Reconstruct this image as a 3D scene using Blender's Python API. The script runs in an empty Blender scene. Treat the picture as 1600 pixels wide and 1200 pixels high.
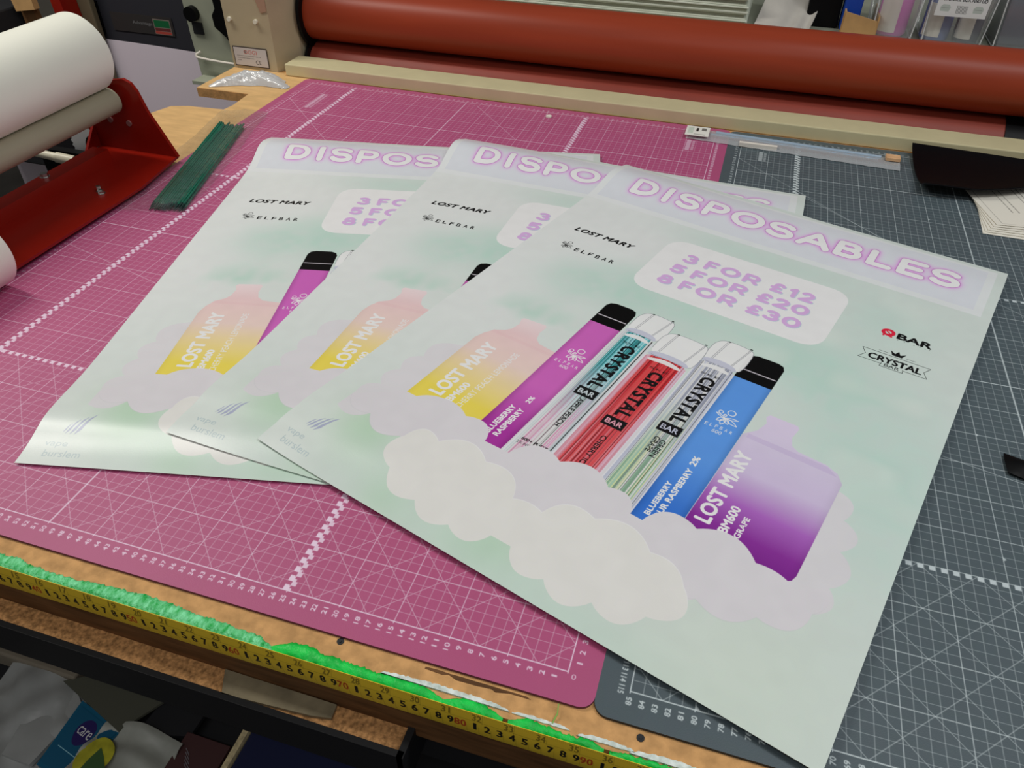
import bpy, bmesh, math, random
import numpy as np
from mathutils import Vector, Matrix

random.seed(7)
rng = np.random.default_rng(11)
scene = bpy.context.scene
COL = scene.collection
PI = math.pi

# ------------------------------------------------------------------ camera, world, lights, exposure
R = ((0.954989, 0.296465, 0.010738), (0.197793, -0.609214, -0.767941), (-0.221127, 0.735500, -0.640432))
CAMPOS = (0.04763742, -0.32450684, 0.56646645)
cam = bpy.data.objects.new('camera', bpy.data.cameras.new('camera'))
COL.objects.link(cam)
cam.data.sensor_fit = 'HORIZONTAL'
cam.data.sensor_width = 36.0
cam.data.lens = 36.0 * 1206.64644 / 1600.0
cam.data.clip_start = 0.01
cam.data.clip_end = 50
_m = Matrix((( R[0][0], -R[1][0], -R[2][0], CAMPOS[0]),
             ( R[0][1], -R[1][1], -R[2][1], CAMPOS[1]),
             ( R[0][2], -R[1][2], -R[2][2], CAMPOS[2]), (0, 0, 0, 1)))
_q = _m.to_quaternion()
cam.location = CAMPOS
cam.rotation_mode = 'QUATERNION'
cam.rotation_quaternion = _q
scene.camera = cam

world = bpy.data.worlds.new('world')
scene.world = world
world.use_nodes = True
world.node_tree.nodes['Background'].inputs[0].default_value = (0.98, 0.98, 1.0, 1)
world.node_tree.nodes['Background'].inputs[1].default_value = 0.15

def area(name, loc, size, size_y, power, color, target=None, rotz=0.0):
    li = bpy.data.lights.new(name, 'AREA')
    li.shape = 'RECTANGLE'; li.size = size; li.size_y = size_y; li.energy = power; li.color = color
    ob = bpy.data.objects.new(name, li); COL.objects.link(ob); ob.location = loc
    ob.rotation_euler = (0, 0, rotz)
    if target is not None:
        ob.rotation_euler = (Vector(target) - Vector(loc)).to_track_quat('-Z', 'Y').to_euler()
    return ob

area('tube_or_fill_light', (-1.95, 0.72, 1.75), 1.6, 0.14, 29, (1.0, 0.965, 0.89))
area('tube_or_fill_light', (1.1, 0.35, 1.95), 1.5, 0.2, 17.5, (0.97, 0.99, 1.0))  # added overhead fill on the right, not a known fitting
area('tube_or_fill_light', (0.2, -0.9, 1.95), 1.6, 0.2, 8.5, (1.0, 0.985, 0.96))  # added fill from the camera side, not a known fitting

scene.view_settings.view_transform = 'Standard'
scene.view_settings.look = 'None'
scene.view_settings.gamma = 1.0
scene.view_settings.use_curve_mapping = False
scene.view_settings.exposure = 0.0

# ------------------------------------------------------------------ small helpers
def lin(c):
    c = np.asarray(c, float) / 255.0
    return np.where(c <= 0.04045, c / 12.92, ((c + 0.055) / 1.055) ** 2.4)
KA = 1.40
def alb(*c, k=KA):
    """surface colour from the 0-255 colour it shows under the room light"""
    return np.clip(lin(c) * k, 0.0, 0.92)

def mat(name, color, rough=0.5, metal=0.0, spec=0.5, noise=0.0, nscale=40.0, bump=0.0, bscale=200.0,
        alpha=1.0, trans=0.0, ior=1.45, coat=0.0, stretch=(1, 1, 1), color2=None, detail=4.0):
    m = bpy.data.materials.new(name); m.use_nodes = True
    nt = m.node_tree; b = nt.nodes['Principled BSDF']
    c = tuple(float(x) for x in color)
    b.inputs['Base Color'].default_value = (*c, 1)
    b.inputs['Roughness'].default_value = rough
    b.inputs['Metallic'].default_value = metal
    b.inputs['Specular IOR Level'].default_value = spec
    b.inputs['IOR'].default_value = ior
    b.inputs['Alpha'].default_value = alpha
    b.inputs['Transmission Weight'].default_value = trans
    b.inputs['Coat Weight'].default_value = coat
    if noise > 0 or bump > 0:
        tc = nt.nodes.new('ShaderNodeTexCoord'); mp = nt.nodes.new('ShaderNodeMapping')
        mp.inputs['Scale'].default_value = stretch
        nt.links.new(tc.outputs['Object'], mp.inputs['Vector'])
    if noise > 0:
        n = nt.nodes.new('ShaderNodeTexNoise'); n.inputs['Scale'].default_value = nscale
        n.inputs['Detail'].default_value = detail
        nt.links.new(mp.outputs[0], n.inputs['Vector'])
        r = nt.nodes.new('ShaderNodeValToRGB')
        lo = tuple(x * (1 - noise) for x in c) if color2 is None else tuple(float(x) for x in color2)
        hi = tuple(min(1, x * (1 + noise * 0.6)) for x in c)
        r.color_ramp.elements[0].position = 0.32; r.color_ramp.elements[0].color = (*lo, 1)
        r.color_ramp.elements[1].position = 0.68; r.color_ramp.elements[1].color = (*hi, 1)
        nt.links.new(n.outputs['Fac'], r.inputs[0]); nt.links.new(r.outputs[0], b.inputs['Base Color'])
    if bump > 0:
        n2 = nt.nodes.new('ShaderNodeTexNoise'); n2.inputs['Scale'].default_value = bscale
        n2.inputs['Detail'].default_value = 3
        nt.links.new(mp.outputs[0], n2.inputs['Vector'])
        bp = nt.nodes.new('ShaderNodeBump'); bp.inputs['Strength'].default_value = bump
        bp.inputs['Distance'].default_value = 0.002
        nt.links.new(n2.outputs['Fac'], bp.inputs['Height']); nt.links.new(bp.outputs[0], b.inputs['Normal'])
    return m

def link(name, me, m=None, parent=None, smooth=False):
    if m is not None:
        for mm in (m if isinstance(m, (list, tuple)) else [m]): me.materials.append(mm)
    if smooth:
        me.polygons.foreach_set('use_smooth', [True] * len(me.polygons))
    o = bpy.data.objects.new(name, me); COL.objects.link(o)
    if parent is not None: o.parent = parent
    return o

def obj(name, bm, m=None, parent=None, smooth=False):
    me = bpy.data.meshes.new(name)
    bmesh.ops.recalc_face_normals(bm, faces=bm.faces)
    bm.to_mesh(me); bm.free()
    o = link(name, me, m, parent, smooth)
    if smooth:
        mod = o.modifiers.new('split', 'EDGE_SPLIT'); mod.split_angle = math.radians(38)
    return o

def tag(o, label=None, cat=None, group=None, kind=None):
    if label: o['label'] = label
    if cat: o['category'] = cat
    if group: o['group'] = group
    if kind: o['kind'] = kind
    return o

def thing(name, label, cat, loc=(0, 0, 0), group=None):
    o = bpy.data.objects.new(name, None); COL.objects.link(o); o.location = loc
    o.empty_display_size = 0.02
    return tag(o, label, cat, group)

def settle(root):
    """give children geometry in world space: undo the root's translation"""
    off = Vector(root.location)
    for ch in root.children:
        ch.location = ch.location - off

def box(bm, x0, x1, y0, y1, z0, z1, bevel=0.0):
    r = bmesh.ops.create_cube(bm, size=1.0)
    vs = r['verts']
    for v in vs:
        v.co = Vector(((x0 + x1) / 2 + v.co.x * (x1 - x0), (y0 + y1) / 2 + v.co.y * (y1 - y0), (z0 + z1) / 2 + v.co.z * (z1 - z0)))
    if bevel > 0:
        es = list({e for v in vs for e in v.link_edges})
        bmesh.ops.bevel(bm, geom=es, offset=bevel, segments=2, profile=0.5, affect='EDGES')
    return bm

def B(*a, **k): return box(bmesh.new(), *a, **k)

def prism(bm, pts, z0, z1, axis='z'):
    """extrude a polygon; axis z: pts are (x,y); axis y: pts are (x,z); axis x: pts are (y,z)"""
    def P(p, t):
        return {'z': (p[0], p[1], t), 'y': (p[0], t, p[1]), 'x': (t, p[0], p[1])}[axis]
    a = [bm.verts.new(P(p, z0)) for p in pts]; b = [bm.verts.new(P(p, z1)) for p in pts]
    n = len(pts)
    bm.faces.new(a); bm.faces.new(b[::-1])
    for i in range(n): bm.faces.new((a[i], a[(i + 1) % n], b[(i + 1) % n], b[i]))
    return bm

def cyl(bm, c, r, p0, p1, axis='x', n=48, r2=None, caps=True):
    r2 = r if r2 is None else r2
    def P(t, a, rr):
        u, v = rr * math.cos(a), rr * math.sin(a)
        return {'x': (t, c[0] + u, c[1] + v), 'y': (c[0] + u, t, c[1] + v), 'z': (c[0] + u, c[1] + v, t)}[axis]
    A = [bm.verts.new(P(p0, 2 * PI * i / n, r)) for i in range(n)]
    Bv = [bm.verts.new(P(p1, 2 * PI * i / n, r2)) for i in range(n)]
    for i in range(n): bm.faces.new((A[i], A[(i + 1) % n], Bv[(i + 1) % n], Bv[i]))
    if caps: bm.faces.new(A); bm.faces.new(Bv[::-1])
    return bm

def tube(bm, p, q, r, n=10):
    p = Vector(p); q = Vector(q); d = (q - p).normalized()
    a = d.orthogonal().normalized(); b = d.cross(a)
    A = [bm.verts.new(p + r * (a * math.cos(2 * PI * i / n) + b * math.sin(2 * PI * i / n))) for i in range(n)]
    Q = [bm.verts.new(q + r * (a * math.cos(2 * PI * i / n) + b * math.sin(2 * PI * i / n))) for i in range(n)]
    for i in range(n): bm.faces.new((A[i], A[(i + 1) % n], Q[(i + 1) % n], Q[i]))
    bm.faces.new(A); bm.faces.new(Q[::-1])
    return bm

def surf(nu, nv, f, thick=0.0):
    """grid surface f(s,t)->xyz, s,t in 0..1; with thickness closed below"""
    bm = bmesh.new(); uv = bm.loops.layers.uv.new('UVMap')
    g = [[bm.verts.new(f(i / nu, j / nv)) for j in range(nv + 1)] for i in range(nu + 1)]
    for i in range(nu):
        for j in range(nv):
            fc = bm.faces.new((g[i][j], g[i + 1][j], g[i + 1][j + 1], g[i][j + 1]))
            for l, (a, b) in zip(fc.loops, ((i, j), (i + 1, j), (i + 1, j + 1), (i, j + 1))):
                l[uv].uv = (a / nu, b / nv)
    return bm

def sheet(name, bm, m, parent=None, thick=0.0004, offset=-1, back=None):
    me = bpy.data.meshes.new(name); bm.to_mesh(me); bm.free()
    ms = [m, back] if back is not None else m
    o = link(name, me, ms, parent, True)
    s = o.modifiers.new('thick', 'SOLIDIFY'); s.thickness = thick; s.offset = offset
    if back is not None: s.material_offset = 1; s.material_offset_rim = 1
    e = o.modifiers.new('split', 'EDGE_SPLIT'); e.split_angle = math.radians(60)
    return o

# ------------------------------------------------------------------ a small print raster (flat prints only)
_glyphs = {}
def glyph_edges(s, spacing=1.0):
    key = (s, spacing)
    if key in _glyphs: return _glyphs[key]
    cu = bpy.data.curves.new('t', 'FONT'); cu.body = s; cu.resolution_u = 4
    cu.space_character = spacing
    ob = bpy.data.objects.new('t', cu); COL.objects.link(ob)
    dg = bpy.context.evaluated_depsgraph_get()
    me = ob.evaluated_get(dg).to_mesh()
    co = np.zeros(len(me.vertices) * 3); me.vertices.foreach_get('co', co); co = co.reshape(-1, 3)[:, :2]
    me.calc_loop_triangles()
    t = np.zeros(len(me.loop_triangles) * 3, int); me.loop_triangles.foreach_get('vertices', t); t = t.reshape(-1, 3)
    a, b, c = co[t[:, 0]], co[t[:, 1]], co[t[:, 2]]
    ar = (b[:, 0] - a[:, 0]) * (c[:, 1] - a[:, 1]) - (b[:, 1] - a[:, 1]) * (c[:, 0] - a[:, 0])
    f = ar < 0
    b[f], c[f] = c[f].copy(), b[f].copy()
    E = np.concatenate([np.c_[a, b], np.c_[b, c], np.c_[c, a]])
    ob.evaluated_get(dg).to_mesh_clear()
    bpy.data.objects.remove(ob); bpy.data.curves.remove(cu)
    lo = co.min(0); hi = co.max(0)
    _glyphs[key] = (E, lo, hi)
    return _glyphs[key]

class Canvas:
    def __init__(s, w, h, ppc, color, ox=0.0, oy=0.0):
        s.ppc = ppc; s.W = int(round(w * ppc)); s.H = int(round(h * ppc)); s.ox = ox; s.oy = oy
        s.a = np.empty((s.H, s.W, 3), np.float32); s.a[:] = np.asarray(color, np.float32)
    def edges(s, E, SS=3):
        """coverage of directed edges (cm) -> (mask, x0, y0) in a pixel window"""
        E = (np.asarray(E, float) - np.array([s.ox, s.oy, s.ox, s.oy])) * s.ppc
        x0 = max(0, int(np.floor(min(E[:, 0].min(), E[:, 2].min()))) - 1); x1 = min(s.W, int(np.ceil(max(E[:, 0].max(), E[:, 2].max()))) + 2)
        y0 = max(0, int(np.floor(min(E[:, 1].min(), E[:, 3].min()))) - 1); y1 = min(s.H, int(np.ceil(max(E[:, 1].max(), E[:, 3].max()))) + 2)
        if x1 <= x0 or y1 <= y0: return None
        w, h = x1 - x0, (y1 - y0) * SS
        xa, ya, xb, yb = E[:, 0] - x0, (E[:, 1] - y0) * SS, E[:, 2] - x0, (E[:, 3] - y0) * SS
        d = np.where(yb > ya, 1.0, -1.0)
        lo = np.minimum(ya, yb); hi = np.maximum(ya, yb)
        r0 = np.ceil(lo - 0.5).astype(int); r1 = np.ceil(hi - 0.5).astype(int)
        n = np.maximum(r1 - r0, 0); k = np.repeat(np.arange(len(n)), n)
        if len(k) == 0: return None
        st = np.cumsum(n) - n
        row = r0[k] + (np.arange(len(k)) - st[k])
        xs = xa[k] + (row + 0.5 - ya[k]) * (xb[k] - xa[k]) / (yb[k] - ya[k])
        ok = (row >= 0) & (row < h)
        row, xs, dd = row[ok], np.clip(xs[ok], 0, w - 0.001), d[k][ok]
        ix = np.floor(xs).astype(int); fr = xs - ix
        acc = np.bincount(row * (w + 2) + ix, dd * (1 - fr), h * (w + 2)) + np.bincount(row * (w + 2) + ix + 1, dd * fr, h * (w + 2))
        m = np.abs(np.cumsum(acc.reshape(h, w + 2), 1)[:, :w]).clip(0, 1)
        return m.reshape(y1 - y0, SS, w).mean(1).astype(np.float32), x0, y0
    def poly(s, pts):
        p = np.asarray(pts, float); return np.c_[p, np.roll(p, -1, 0)]
    def put(s, M, color, alpha=1.0):
        if M is None: return
        m, x0, y0 = M; h, w = m.shape
        c = color
        if callable(color):
            yy, xx = np.mgrid[y0:y0 + h, x0:x0 + w]
            c = color((xx + .5) / s.ppc + s.ox, (yy + .5) / s.ppc + s.oy)
        m = (m * alpha)[..., None]
        t = s.a[y0:y0 + h, x0:x0 + w]
        t[:] = t * (1 - m) + np.asarray(c, np.float32) * m
    def fill(s, pts, color, alpha=1.0): s.put(s.edges(s.poly(pts)), color, alpha)
    def fills(s, polys, color, alpha=1.0):
        """union of polygons of one orientation"""
        es = []
        for p in polys:
            p = np.asarray(p, float)
            ar = np.sum(p[:, 0] * np.roll(p[:, 1], -1) - np.roll(p[:, 0], -1) * p[:, 1])
            es.append(s.poly(p if ar > 0 else p[::-1]))
        s.put(s.edges(np.concatenate(es)), color, alpha)
    def line(s, a, b, w, color, alpha=1.0):
        s.fill(seg(a, b, w), color, alpha)
    def text(s, t, box_, color, rot=0, bold=0.0, alpha=1.0, spacing=1.0, shear=0.0, outline=None, ret=False):
        """text fitted into box (u0,v0,u1,v1); rot in quarter turns"""
        E, lo, hi = glyph_edges(t, spacing)
        u0, v0, u1, v1 = box_
        if t in ('1', 'I'):      # narrow glyphs keep their own width
            k = .42
            if rot % 2: c = (v0 + v1) / 2; v0, v1 = c - (v1 - v0) / 2 * k, c + (v1 - v0) / 2 * k
            else: c = (u0 + u1) / 2; u0, u1 = c - (u1 - u0) / 2 * k, c + (u1 - u0) / 2 * k
        P = E.reshape(-1, 2).copy(); P = (P - lo) / (hi - lo)
        P[:, 0] += shear * (P[:, 1] - .5)
        if rot == 0: Q = np.c_[u0 + P[:, 0] * (u1 - u0), v0 + P[:, 1] * (v1 - v0)]
        elif rot == 1: Q = np.c_[u1 - P[:, 1] * (u1 - u0), v0 + P[:, 0] * (v1 - v0)]
        elif rot == 2: Q = np.c_[u1 - P[:, 0] * (u1 - u0), v1 - P[:, 1] * (v1 - v0)]
        else: Q = np.c_[u0 + P[:, 1] * (u1 - u0), v1 - P[:, 0] * (v1 - v0)]
        if bold > 0:     # thicken the strokes
            r = bold * (v1 - v0 if rot % 2 == 0 else u1 - u0) * 1.25
            Q = np.concatenate([Q + r * np.array([math.cos(a), math.sin(a)]) for a in np.arange(8) * PI / 4] + [Q])
        s.put(s.edges(Q.reshape(-1, 4)), color, alpha)
    def image(s, name):
        im = bpy.data.images.new(name, s.W, s.H, alpha=False, float_buffer=False)
        a = s.a.clip(0, 1)
        a = np.where(a <= 0.0031308, a * 12.92, 1.055 * a ** (1 / 2.4) - 0.055)
        px = np.ones((s.H, s.W, 4), np.float32); px[..., :3] = a
        im.pixels.foreach_set(px.ravel()); im.update(); im.pack()
        return im

def chaikin(P, n=2):
    P = [np.asarray(p, float) for p in P]
    for _ in range(n):
        Q_ = []
        for i in range(len(P)):
            a, b = P[i], P[(i + 1) % len(P)]; Q_ += [a * .75 + b * .25, a * .25 + b * .75]
        P = Q_
    return P
def seg(a, b, w, cap=0.0):
    a = np.asarray(a, float); b = np.asarray(b, float); d = b - a; L = np.hypot(*d); d = d / max(L, 1e-9)
    n = np.array([-d[1], d[0]]) * w / 2; a = a - d * cap; b = b + d * cap
    return [a - n, b - n, b + n, a + n]
def capsule(a, b, r, n=10):
    a = np.asarray(a, float); b = np.asarray(b, float); d = b - a
    t = math.atan2(d[1], d[0]) if np.hypot(*d) > 1e-9 else 0
    return [a + r * np.array([math.cos(x), math.sin(x)]) for x in np.linspace(t + PI / 2, t + 1.5 * PI, n)] + \
           [b + r * np.array([math.cos(x), math.sin(x)]) for x in np.linspace(t - PI / 2, t + PI / 2, n)]
def arcs(P):
    """closed outline from (x,y,bulge) corner points; bulge bends the side to the next corner outwards"""
    out = []; n = len(P)
    for i in range(n):
        x0, y0, bl = P[i]; x1, y1, _ = P[(i + 1) % n]
        if abs(bl) < 1e-6: out.append((x0, y0)); continue
        dx, dy = x1 - x0, y1 - y0; L = math.hypot(dx, dy)
        for k in range(14):
            t = k / 14; h = bl * L * 4 * t * (1 - t) if abs(bl) < .3 else bl * L * math.sin(PI * t) ** .8
            out.append((x0 + dx * t + dy / L * h, y0 + dy * t - dx / L * h))
    return out
def blur(a, r):
    r = int(r)
    for ax in (0, 1):
        for _ in range(3):
            p = [(0, 0)] * a.ndim; p[ax] = (r + 1, r)
            c = np.cumsum(np.pad(a, p, mode='edge'), ax)
            a = (np.take(c, range(2 * r + 1, c.shape[ax]), ax) - np.take(c, range(0, c.shape[ax] - 2 * r - 1), ax)) / (2 * r + 1)
    return a
def soft_noise(h, w, cells):
    g = rng.random((int(cells * h / w) + 3, cells + 3)).astype(np.float32)
    y = np.linspace(0, g.shape[0] - 2.001, h); x = np.linspace(0, g.shape[1] - 2.001, w)
    iy = y.astype(int); ix = x.astype(int); fy = y - iy; fx = x - ix
    fy = (fy * fy * (3 - 2 * fy))[:, None]; fx = (fx * fx * (3 - 2 * fx))[None]
    A = g[iy][:, ix]; Bb = g[iy][:, ix + 1]; C = g[iy + 1][:, ix]; D = g[iy + 1][:, ix + 1]
    return (A * (1 - fx) + Bb * fx) * (1 - fy) + (C * (1 - fx) + D * fx) * fy

# stroke letters, unit height 1, returned as polylines
def arc(cx, cy, rx, ry, a0, a1, n=16):
    return [(cx + rx * math.cos(math.radians(t)), cy + ry * math.sin(math.radians(t))) for t in np.linspace(a0, a1, n)]
STROKES = {
 'D': [[(0, 0), (0, 1)], [(0, 1), (.3, 1)] + arc(.3, .5, .5, .5, 90, -90) + [(.3, 0), (0, 0)]],
 'I': [[(0, 0), (0, 1)]],
 'S': [arc(.36, .74, .34, .26, 25, 250) + arc(.36, .26, .36, .26, 80, -155)],
 'P': [[(0, 0), (0, 1)], [(0, 1), (.38, 1)] + arc(.38, .7, .3, .3, 90, -90) + [(.38, .4), (0, .4)]],
 'O': [arc(.5, .5, .5, .5, 0, 360, 30)],
 'A': [[(0, 0), (.42, 1), (.84, 0)], [(.2, .3), (.64, .3)]],
 'B': [[(0, 0), (0, 1)], [(0, 1), (.38, 1)] + arc(.38, .77, .25, .23, 90, -90) + [(.38, .54), (0, .54)],
       [(0, .54), (.42, .54)] + arc(.42, .27, .3, .27, 90, -90) + [(.42, 0), (0, 0)]],
 'L': [[(0, 1), (0, 0), (.58, 0)]],
 'E': [[(.6, 1), (0, 1), (0, 0), (.6, 0)], [(0, .5), (.5, .5)]],
 'F': [[(.62, 1), (0, 1), (0, 0)], [(0, .5), (.52, .5)]],
 'R': [[(0, 0), (0, 1)], [(0, 1), (.4, 1)] + arc(.4, .7, .3, .3, 90, -90) + [(.4, .4), (0, .4)], [(.38, .4), (.7, 0)]],
 '3': [arc(.34, .75, .3, .25, 140, -80) , arc(.34, .27, .36, .27, 85, -150)],
 '5': [[(.64, 1), (.1, 1), (.06, .55)] + arc(.32, .32, .34, .32, 120, -150)],
 '8': [arc(.36, .76, .27, .24, 0, 360, 24), arc(.36, .27, .36, .27, 0, 360, 24)],
 '£': [arc(.5, .74, .26, .26, 20, 180) + [(.24, .2), (.1, 0), (.76, 0)], [(.04, .45), (.56, .45)]],
 '1': [[(0, .78), (.26, 1), (.26, 0)]],
 '2': [arc(.34, .7, .32, .3, 150, -40) + [(.02, 0), (.7, 0)]],
 '0': [arc(.4, .5, .4, .5, 0, 360, 30)],
}
def strokes(ch, u0, v0, w, h, r):
    """polygons of a stroke letter in a box, r = half the stroke width"""
    pl = STROKES[ch]; xs = [p[0] for l in pl for p in l]; xm = max(xs); xn = min(xs); sc = (w - 2 * r) / max(xm - xn, 1e-6) if xm > xn else 0
    out = []
    for l in pl:
        q = [(u0 + r + (x - xn) * sc, v0 + r + y * (h - 2 * r)) for x, y in l]
        out += [capsule(q[i], q[i + 1], r, 8) for i in range(len(q) - 1)]
    return out

# ------------------------------------------------------------------ poster print
PW, PH = 59.4, 81.75
def poster_image():
    C = Canvas(PW, PH, 30, alb(190, 199, 194))
    H, W = C.H, C.W
    U = (np.arange(W) + .5)[None] / C.ppc; V = (np.arange(H) + .5)[:, None] / C.ppc
    base = C.a
    n1 = soft_noise(H, W, 5); n2 = soft_noise(H, W, 14); n3 = soft_noise(H, W, 45)
    n = (.5 * n1 + .32 * n2 + .18 * n3)
    def wash(col, k):
        nonlocal base
        k = np.clip(k, 0, 1)[..., None].astype(np.float32); base *= (1 - k); base += np.asarray(col, np.float32) * k
    def blob(u, v, ru, rv): return np.exp(-(((U - u) / ru) ** 2 + ((V - v) / rv) ** 2))
    wash(alb(203, 206, 205), 1.1 * blob(4, 45, 13, 26) + .9 * blob(8, 62, 16, 9))
    wash(alb(174, 197, 188), (1.5 * n - .15) * (1.0 * blob(18, 47, 10, 6) + 1.0 * blob(44, 45, 9, 8) + .6 * blob(30, 47, 14, 5) + .7 * blob(48, 60, 7, 5) + .8 * blob(52, 36, 9, 10) + .7 * blob(57, 25, 5, 14) + .7 * blob(30, 66, 14, 3)))
    wash(alb(166, 193, 181), np.clip(3.2 * (n - .52), 0, 1) * (blob(20, 46, 9, 5) + blob(47, 42, 8, 7) + blob(12, 36, 9, 3) + .6 * blob(56, 20, 5, 8)))
    wash(alb(166, 194, 168), 1.2 * (blob(8.5, 8, 4.2, 4) + .8 * blob(28, 2.5, 4.5, 3) + .55 * blob(17, 2, 4, 3)) * (.55 + .7 * n2))
    wash(alb(178, 198, 186), .7 * blob(38, 0, 14, 3.5) + .5 * blob(20, 4, 12, 4))
    wash(alb(188, 199, 188), .8 * blob(52, 3, 9, 9))
    wash(alb(200, 206, 200), .6 * np.clip(2.2 * (n2 - .55), 0, 1) * blob(50, 45, 20, 30))
    wash(alb(204, 209, 204), .5 * blob(2, 2, 5, 9))
    # header panel
    lil = alb(196, 199, 206)
    C.fill([(-1, 68.4), (58.2, 68.4), (58.2, 80.9), (-1, 80.9)], alb(206, 208, 210), .75)
    C.fill([(1.2, 69.6), (57.1, 69.6), (57.1, 80.3), (1.2, 80.3)], lil, .85)
    # title: letter boxes
    title = [('D', 5.2, 4.2), ('I', 10.7, 1.35), ('S', 12.9, 3.9), ('P', 17.5, 3.7), ('O', 21.9, 5.1), ('S', 27.6, 4.1), ('A', 32.3, 4.9), ('B', 37.7, 3.8), ('L', 42.3, 3.5), ('E', 46.4, 3.7), ('S', 50.6, 3.9)]
    P = []
    for i, (ch, u, w) in enumerate(title): P += strokes(ch, u, 72.45 + i * .06, w, 4.35, .52)
    es = []
    for p in P:
        p = np.asarray(p); ar = np.sum(p[:, 0] * np.roll(p[:, 1], -1) - np.roll(p[:, 0], -1) * p[:, 1]); es.append(C.poly(p if ar > 0 else p[::-1]))
    m, x0, y0 = C.edges(np.concatenate(es))
    pad = 75
    M = np.pad(m, pad); x0 -= pad; y0 -= pad
    g1 = blur(M, 14); g2 = blur(M, 5); g3 = blur(M, 1)
    sl = slice(max(0, -y0), M.shape[0] - max(0, y0 + M.shape[0] - H)); sx = slice(max(0, -x0), M.shape[1] - max(0, x0 + M.shape[1] - W))
    def putm(mm, col, a): C.put((mm[sl, sx].clip(0, 1), x0 + sx.start, y0 + sl.start), col, a)
    putm(g1 * 2.6, alb(202, 162, 206), .9)
    putm(g2 * 2.4, alb(194, 128, 196), .75)
    putm(np.clip(g3 * 3.2, 0, 1), alb(142, 84, 146), .95)
    putm(M, alb(222, 219, 223), 1)
    # price box
    C.fill(arcs([(20.2, 49.4, 0), (40.8, 49.4, .207), (43.4, 52.2, 0), (43.4, 61.4, .207), (40.8, 64.1, 0), (20.2, 64.1, .207), (17.4, 61.4, 0), (17.4, 52.2, .207)]), alb(214, 216, 212), 1)
    rows = [(58.75, 2.45, [('3', 21.0, 2.0), ('F', 24.2, 1.75), ('O', 26.5, 2.75), ('R', 29.8, 2.2), ('£', 33.6, 1.9), ('1', 36.1, 1.05), ('2', 37.6, 1.95)]),
            (55.4, 2.4, [('5', 20.6, 1.95), ('F', 23.7, 1.75), ('O', 26.0, 2.75), ('R', 29.3, 2.2), ('£', 33.0, 1.9), ('2', 35.3, 2.0), ('0', 37.6, 2.3)]),
            (52.0, 2.4, [('8', 20.3, 2.05), ('F', 23.5, 1.75), ('O', 25.8, 2.75), ('R', 29.1, 2.2), ('£', 32.9, 1.9), ('3', 35.2, 2.0), ('0', 37.6, 2.3)])]
    Pp = []
    for v, h, L in rows:
        for ch, u, w in L: Pp += strokes(ch, u, v, w, h, .30)
    C.fills([[(x + .16, y - .12) for x, y in p] for p in Pp], alb(164, 176, 198), .8)
    C.fills(Pp, alb(196, 160, 204), 1)
    # brand rows
    K = alb(18, 18, 20, k=1)
    C.text('LOST MARY', (4.3, 57.75, 13.7, 58.75), K, bold=.055, spacing=1.08, shear=.03)
    def flower(cx, cy, s, col, w):
        for (dx, dy, r) in ((.28, .95, .36), (-.62, .62, .2), (-.12, .38, .13)):
            q = arc(cx + dx * s, cy + dy * s, r * s, r * s, 0, 360, 20)
            C.fills([seg(q[i], q[i + 1], w, w * .2) for i in range(len(q) - 1)], col)
        for (a, L, b) in ((228, .85, .2), (268, 1.0, .22), (308, .85, .2), (-22, 1.4, .2), (14, 1.2, .12), (160, 1.0, .1)):
            a = math.radians(a); d = np.array([math.cos(a), math.sin(a)]); nn = np.array([-d[1], d[0]])
            o = np.array([cx, cy])
            up = [o + s * (d * L * t + nn * b * math.sin(PI * t)) for t in np.linspace(0, 1, 9)]
            dn = [o + s * (d * L * t - nn * b * math.sin(PI * t)) for t in np.linspace(0, 1, 9)]
            for q in (up, dn): C.fills([seg(q[i], q[i + 1], w, w * .2) for i in range(8)], col)
    flower(5.5, 53.2, .88, K, .075)
    for i, ch in enumerate('ELFBAR'): C.text(ch, (7.2 + i * 1.13, 52.45, 7.8 + i * 1.13, 53.3), K, bold=.02)
    # Q BAR
    RED = alb(200, 35, 60)
    q = arc(49.4, 58.1, .6, .58, 0, 360, 30); C.fills([seg(q[i], q[i + 1], .45, .05) for i in range(29)], RED)
    C.line((49.0, 58.5), (49.8, 57.7), .22, RED)
    C.fills([capsule((49.0, 57.45), (49.0, 57.2), .12), capsule((49.6, 57.4), (49.9, 57.3), .16)], RED)
    C.text('BAR', (50.55, 57.4, 54.5, 58.6), K, bold=.05)
    for u in (50.7, 51.5, 52.6, 53.3, 53.9, 54.4): C.fills([capsule((u, 57.1), (u + .05, 57.1), .05)], K)
    for a, b in (((47.6, 53.3), (55.4, 53.3)), ((55.4, 53.3), (54.85, 52.2)), ((54.85, 52.2), (55.4, 51.1)), ((55.4, 51.1), (52.75, 51.1)), ((50.25, 51.1), (47.6, 51.1)), ((47.6, 51.1), (48.2, 52.2)), ((48.2, 52.2), (47.6, 53.3)),
                 ((49.4, 53.75), (50.5, 53.75)), ((52.5, 53.75), (53.6, 53.75)), ((50.2, 50.6), (52.8, 50.6)), ((50.2, 50.6), (50.3, 51.35)), ((52.8, 50.6), (52.7, 51.35))):
        C.line(a, b, .06, K)
    C.text('CRYSTAL', (48.6, 51.55, 54.6, 52.7), K, bold=.035)
    C.text('BAR', (50.65, 50.8, 52.35, 51.4), K, bold=.0)
    C.fill([(50.95, 53.55), (52.05, 53.55), (52.4, 54.5), (51.8, 54.0), (51.5, 54.7), (51.2, 54.0), (50.6, 54.5)], K)
    # back cloud
    GC = alb(198, 195, 199)
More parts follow.
